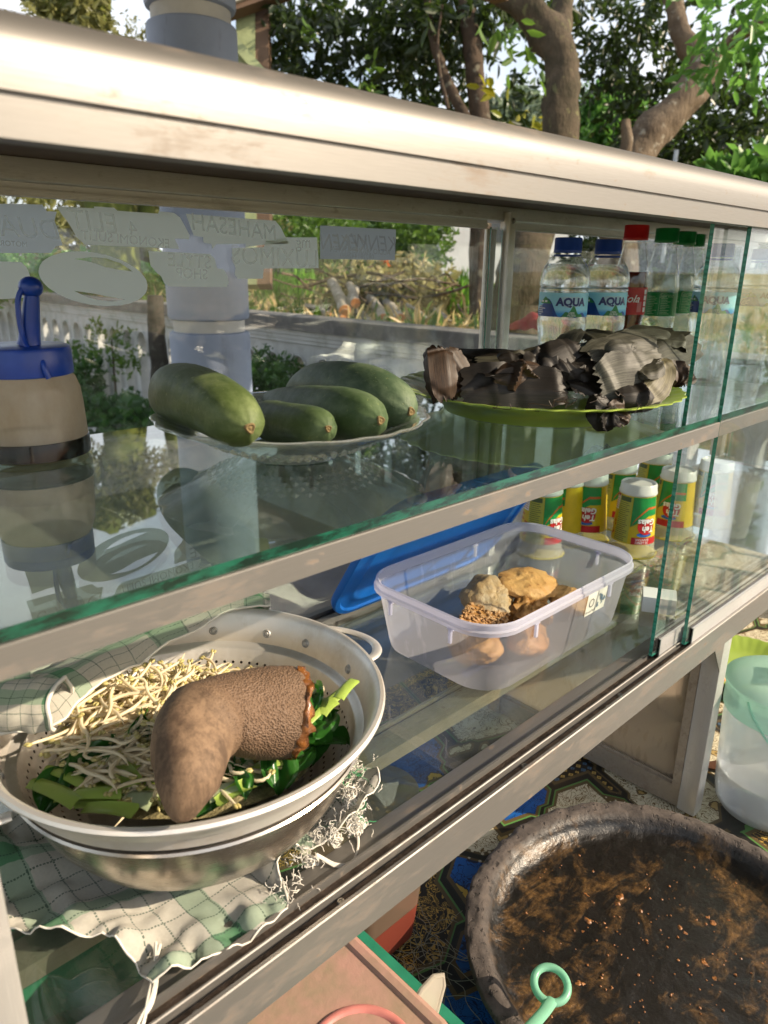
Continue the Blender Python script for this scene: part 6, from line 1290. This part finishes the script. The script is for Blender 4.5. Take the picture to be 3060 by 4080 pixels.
# ------------------------------------------------------------------ pillar
t = NT('blue_grey_paint'); n = t.noise(4, 6, .6); st = t.noise(9, 5, .7, t.co('Object', (1,1,.2)))
c_ = t.mix(t.ramp(n, [(.35,0),(.7,1)]), (.30,.36,.50), (.22,.27,.38)); c_ = t.mix(t.ramp(st, [(.58,0),(.75,1)]), c_, (.15,.17,.22)); PILM = t.done(t.pbsdf(c_, .6, 0, t.bump(n, .15, .01)))
PILW = plain('white_groove_paint', (.55,.55,.53), .7, vs=8)
pc = ony(450,660,2.15); pc.z = -1.45; RP = .128
pl = thing('round_pillar', 'blue-grey round pillar with pale recessed bands', 'pillar', pc)
def zpx(y): return ony(450, y, pc.y).z+1.45
gz_ = [zpx(702), zpx(50), zpx(702)-(zpx(50)-zpx(702))]
segs = []; zlow = 0.0
for g0 in sorted(gz_):
    if g0 < .1: continue
    segs.append((zlow, g0-.018)); zlow = g0+.018
    m = MB(); m.lathe([(RP*.88, g0-.019), (RP*.88, g0+.019)], 48); m.obj('pale_band', PILW, pl)
segs.append((zlow, 2.43))
for (z0, z1) in segs:
    m = MB(); m.lathe([(0,z0),(RP-.012,z0),(RP-.003,z0+.004),(RP,z0+.012),(RP,z1-.012),(RP-.003,z1-.004),(RP-.012,z1),(0,z1)], 56); m.obj('drum', PILM, pl)
# ------------------------------------------------------------------ balustrade
t = NT('weathered_cap'); n = t.noise(3.5, 6, .65); n2 = t.noise(20, 5, .6); c_ = t.mix(t.ramp(n, [(.35,0),(.65,1)]), (.17,.165,.16), (.07,.07,.07)); c_ = t.mix(t.math('MULTIPLY', t.ramp(n2, [(.5,0),(.8,1)]), .5), c_, (.3,.29,.27)); CAPM = t.done(t.pbsdf(c_, .9, 0, t.bump(n2, .4, .008)))
t = NT('grubby_white_paint'); n = t.noise(4, 6, .65); n2 = t.noise(9, 5, .7, t.co('Object', (1,1,.25))); c_ = t.mix(t.ramp(n, [(.4,0),(.7,1)]), (.50,.51,.52), (.36,.37,.37)); c_ = t.mix(t.math('MULTIPLY', t.ramp(n2, [(.52,0),(.72,1)]), .6), c_, (.15,.17,.09)); WHT = t.done(t.pbsdf(c_, .8, 0, t.bump(n2, .2, .004)))
bal = thing('balustrade', 'grubby white balustrade with grey coping and arched openings', 'balustrade', (2.66,0,-1.45))
Y0, Y1 = -1.0, 9.0; zc = -.275+1.45
m = MB(); m.ext([(-.09,zc-.075),(-.09,zc-.004),(-.086,zc),(.10,zc),(.104,zc-.004),(.104,zc-.075)][::-1], 'y', Y0, Y1); m.obj('coping', CAPM, bal, smooth=0)
m = MB(); m.ext([(-.03,zc-.17),(-.03,zc-.155),(-.045,zc-.15),(-.045,zc-.132),(-.052,zc-.128),(-.052,zc-.108),(-.062,zc-.104),(-.062,zc-.082),(-.07,zc-.0755),(.08,zc-.0755),(.08,zc-.17)][::-1], 'y', Y0, Y1); m.obj('cornice', WHT, bal, smooth=0)
m = MB(); m.ext([(-.06,0),(-.06,.30),(-.03,.32),(.06,.32),(.06,0)][::-1], 'y', Y0, Y1); m.obj('plinth', WHT, bal, smooth=0)
zt_ = zc-.1702; zb_ = .3201; pit_ = .24; ra = .068
m = MB()
arc = [(ra*math.cos(a), zt_-.055-ra+ra*math.sin(a)) for a in np.linspace(0, pi, 15)]
hole = [(ra,zb_)]+arc+[(-ra,zb_)]; outl = [(-pit_/2,zb_)]+hole[::-1]+[(pit_/2,zb_),(pit_/2,zt_),(-pit_/2,zt_)]
for xx_, fl_ in ((-.028,1),(.05,-1)):
    m.poly([(xx_, y, z) for y, z in outl])
hb = [(xx_, y, z) for xx_ in (-.028,.05) for y, z in hole]; n_ = len(hole); m.add(hb, [(i, i+1, n_+i+1, n_+i) for i in range(n_-1)])
ah = [(ra*1.0*math.cos(a), zt_-.055-ra+ra*1.0*math.sin(a)) for a in np.linspace(0, pi, 13)]
m.tube([(-.03, y, z) for y, z in [(ra+.008, zb_+.05)]+[(y*1.12, z+.008*math.sin(k/12*pi)) for k, (y, z) in enumerate(ah)]+[(-ra-.008, zb_+.05)]], .009, 6)
am = m.mesh('arched_panel', WHT, 0)
for k in range(int((Y1-Y0)/pit_)): link('arched_panel', am, bal, (0, Y0+pit_*(k+.5), 0))
# leaning post by the pillar, timber gate post and beam beyond
DKW = bark_mat('dark_wet_wood', (.05,.045,.04), (.025,.022,.02), (.09,.09,.08))
lp = thing('leaning_trunk', 'dark rough dead trunk leaning by the balustrade next to the pillar', 'trunk', onx(340,1000,2.35)); b0 = Vector(lp.location); m = MB(); limb(m, [onx(335,1000,2.35)-b0, onx(345,830,2.38)-b0, onx(338,720,2.40)-b0, onx(335,640,2.42)-b0], .07, .05); m.obj('wood', DKW, lp, smooth=80)
GW = plain('mossy_green_timber', (.30,.34,.17), .8, var=.2, vs=5, bump=.3, bs=30, bd=.01); GWD = plain('brown_timber', (.13,.08,.05), .8, vs=6, bump=.3)
gp_ = thing('timber_post', 'mossy green timber post with brown edge board and diagonal brace behind the pillar', 'post', dep(550,400,5.4)); b0 = Vector(gp_.location)
def bar(m, a, b, w_, dth):
    a, b = Vector(a), Vector(b); t_ = (b-a).normalized(); s = t_.cross(CW).normalized()*w_/2; n_ = s.cross(t_).normalized()*dth/2
    m.add([a-s-n_, a+s-n_, a+s+n_, a-s+n_, b-s-n_, b+s-n_, b+s+n_, b-s+n_], [(0,3,2,1),(4,5,6,7),(0,1,5,4),(1,2,6,5),(2,3,7,6),(3,0,4,7)])
m = MB(); bar(m, dep(537,620,5.4)-b0, dep(533,22,5.4)-b0, .14, .12); m.obj('post', GW, gp_, smooth=0)
m = MB(); bar(m, dep(572,620,5.42)-b0, dep(568,10,5.42)-b0, .10, .14); m.obj('edge_board', GWD, gp_, smooth=0)
m = MB(); bar(m, dep(500,85,5.3)-b0, dep(590,190,5.3)-b0, .07, .06); m.obj('brace', GW, gp_, smooth=0)
m = MB(); bar(m, dep(440,40,5.25)-b0, dep(640,-30,5.25)-b0, .10, .10); m.obj('beam', GWD, gp_, smooth=0)
m = MB(); bar(m, dep(440,15,5.2)-b0, dep(640,-60,5.2)-b0, .12, .05); m.obj('fascia', plain('cream_fascia', (.5,.47,.4), .7), gp_, smooth=0)
# houses
HW = plain('white_house_paint', (.62,.64,.68), .8, vs=1); HR = plain('roof_tile', (.3,.14,.08), .8, vs=6); 
hs = thing('white_house', 'low white house wall seen between the trunks beyond the bank', 'house', dep(1000,560,16)); hs.location.z = -.4; hs.rotation_euler = (0,0,pi/4+.1)
m = MB(); m.box(-.3, .3, -2.3, .55, 0, 2.1); m.obj('wall', HW, hs, smooth=0)
m = MB(); m.ext([(-2.5,2.1),(.75,2.1),(-.85,2.9)], 'x', -.5, .7); m.v = [(x, y, z) for x, y, z in m.v]; m.obj('roof', HR, hs, smooth=0)
m = MB(); m.box(-.33, -.301, -.9, -.5, .9, 1.6); m.obj('window', plain('dim_window', (.06,.07,.08), .2), hs, smooth=0)
oh = thing('orange_doorframe', 'orange painted door frame glimpsed behind the crooked trunk', 'doorframe', dep(1098,560,11)); oh.rotation_euler = (0,0,pi/4); OR = plain('orange_paint', (.55,.16,.06), .7)
for dy in (.0, .42):
    m = MB(); m.box(-.05,.05,dy-.05,dy+.05,0,.9); m.obj('jamb', OR, oh, smooth=0)
m = MB(); m.box(-.05,.05,-.05,.47,.9,1.0); m.obj('lintel', OR, oh, smooth=0)
TILE = NT('scale_tiles'); t = TILE; v = t.vor(9, 'F1', rnd=.3); TILE = t.done(t.pbsdf(t.mix(t.ramp(v, [(.2,0),(.5,1)]), (.42,.38,.38), (.2,.18,.18)), .8, 0, t.bump(v, .6, .03)))
tw_ = thing('tiled_wall', 'grey scale-patterned wall behind the speckled bush', 'wall', dep(1510,360,9)); tw_.rotation_euler = (0,0,pi/4)
m = MB(); m.box(-.1,.1,-.45,.45,-1.2,.22); m.obj('wall_body', TILE, tw_, smooth=0)
fp = thing('metal_pole', 'thin pale metal pole rising behind the cabinet top', 'pole', dep(1452,400,6)); m = MB(); m.tube([(0,0,-.6),(0,0,.26)], .018, 10); m.obj('tube', plain('pale_metal', (.5,.55,.62), .4, .5), fp)
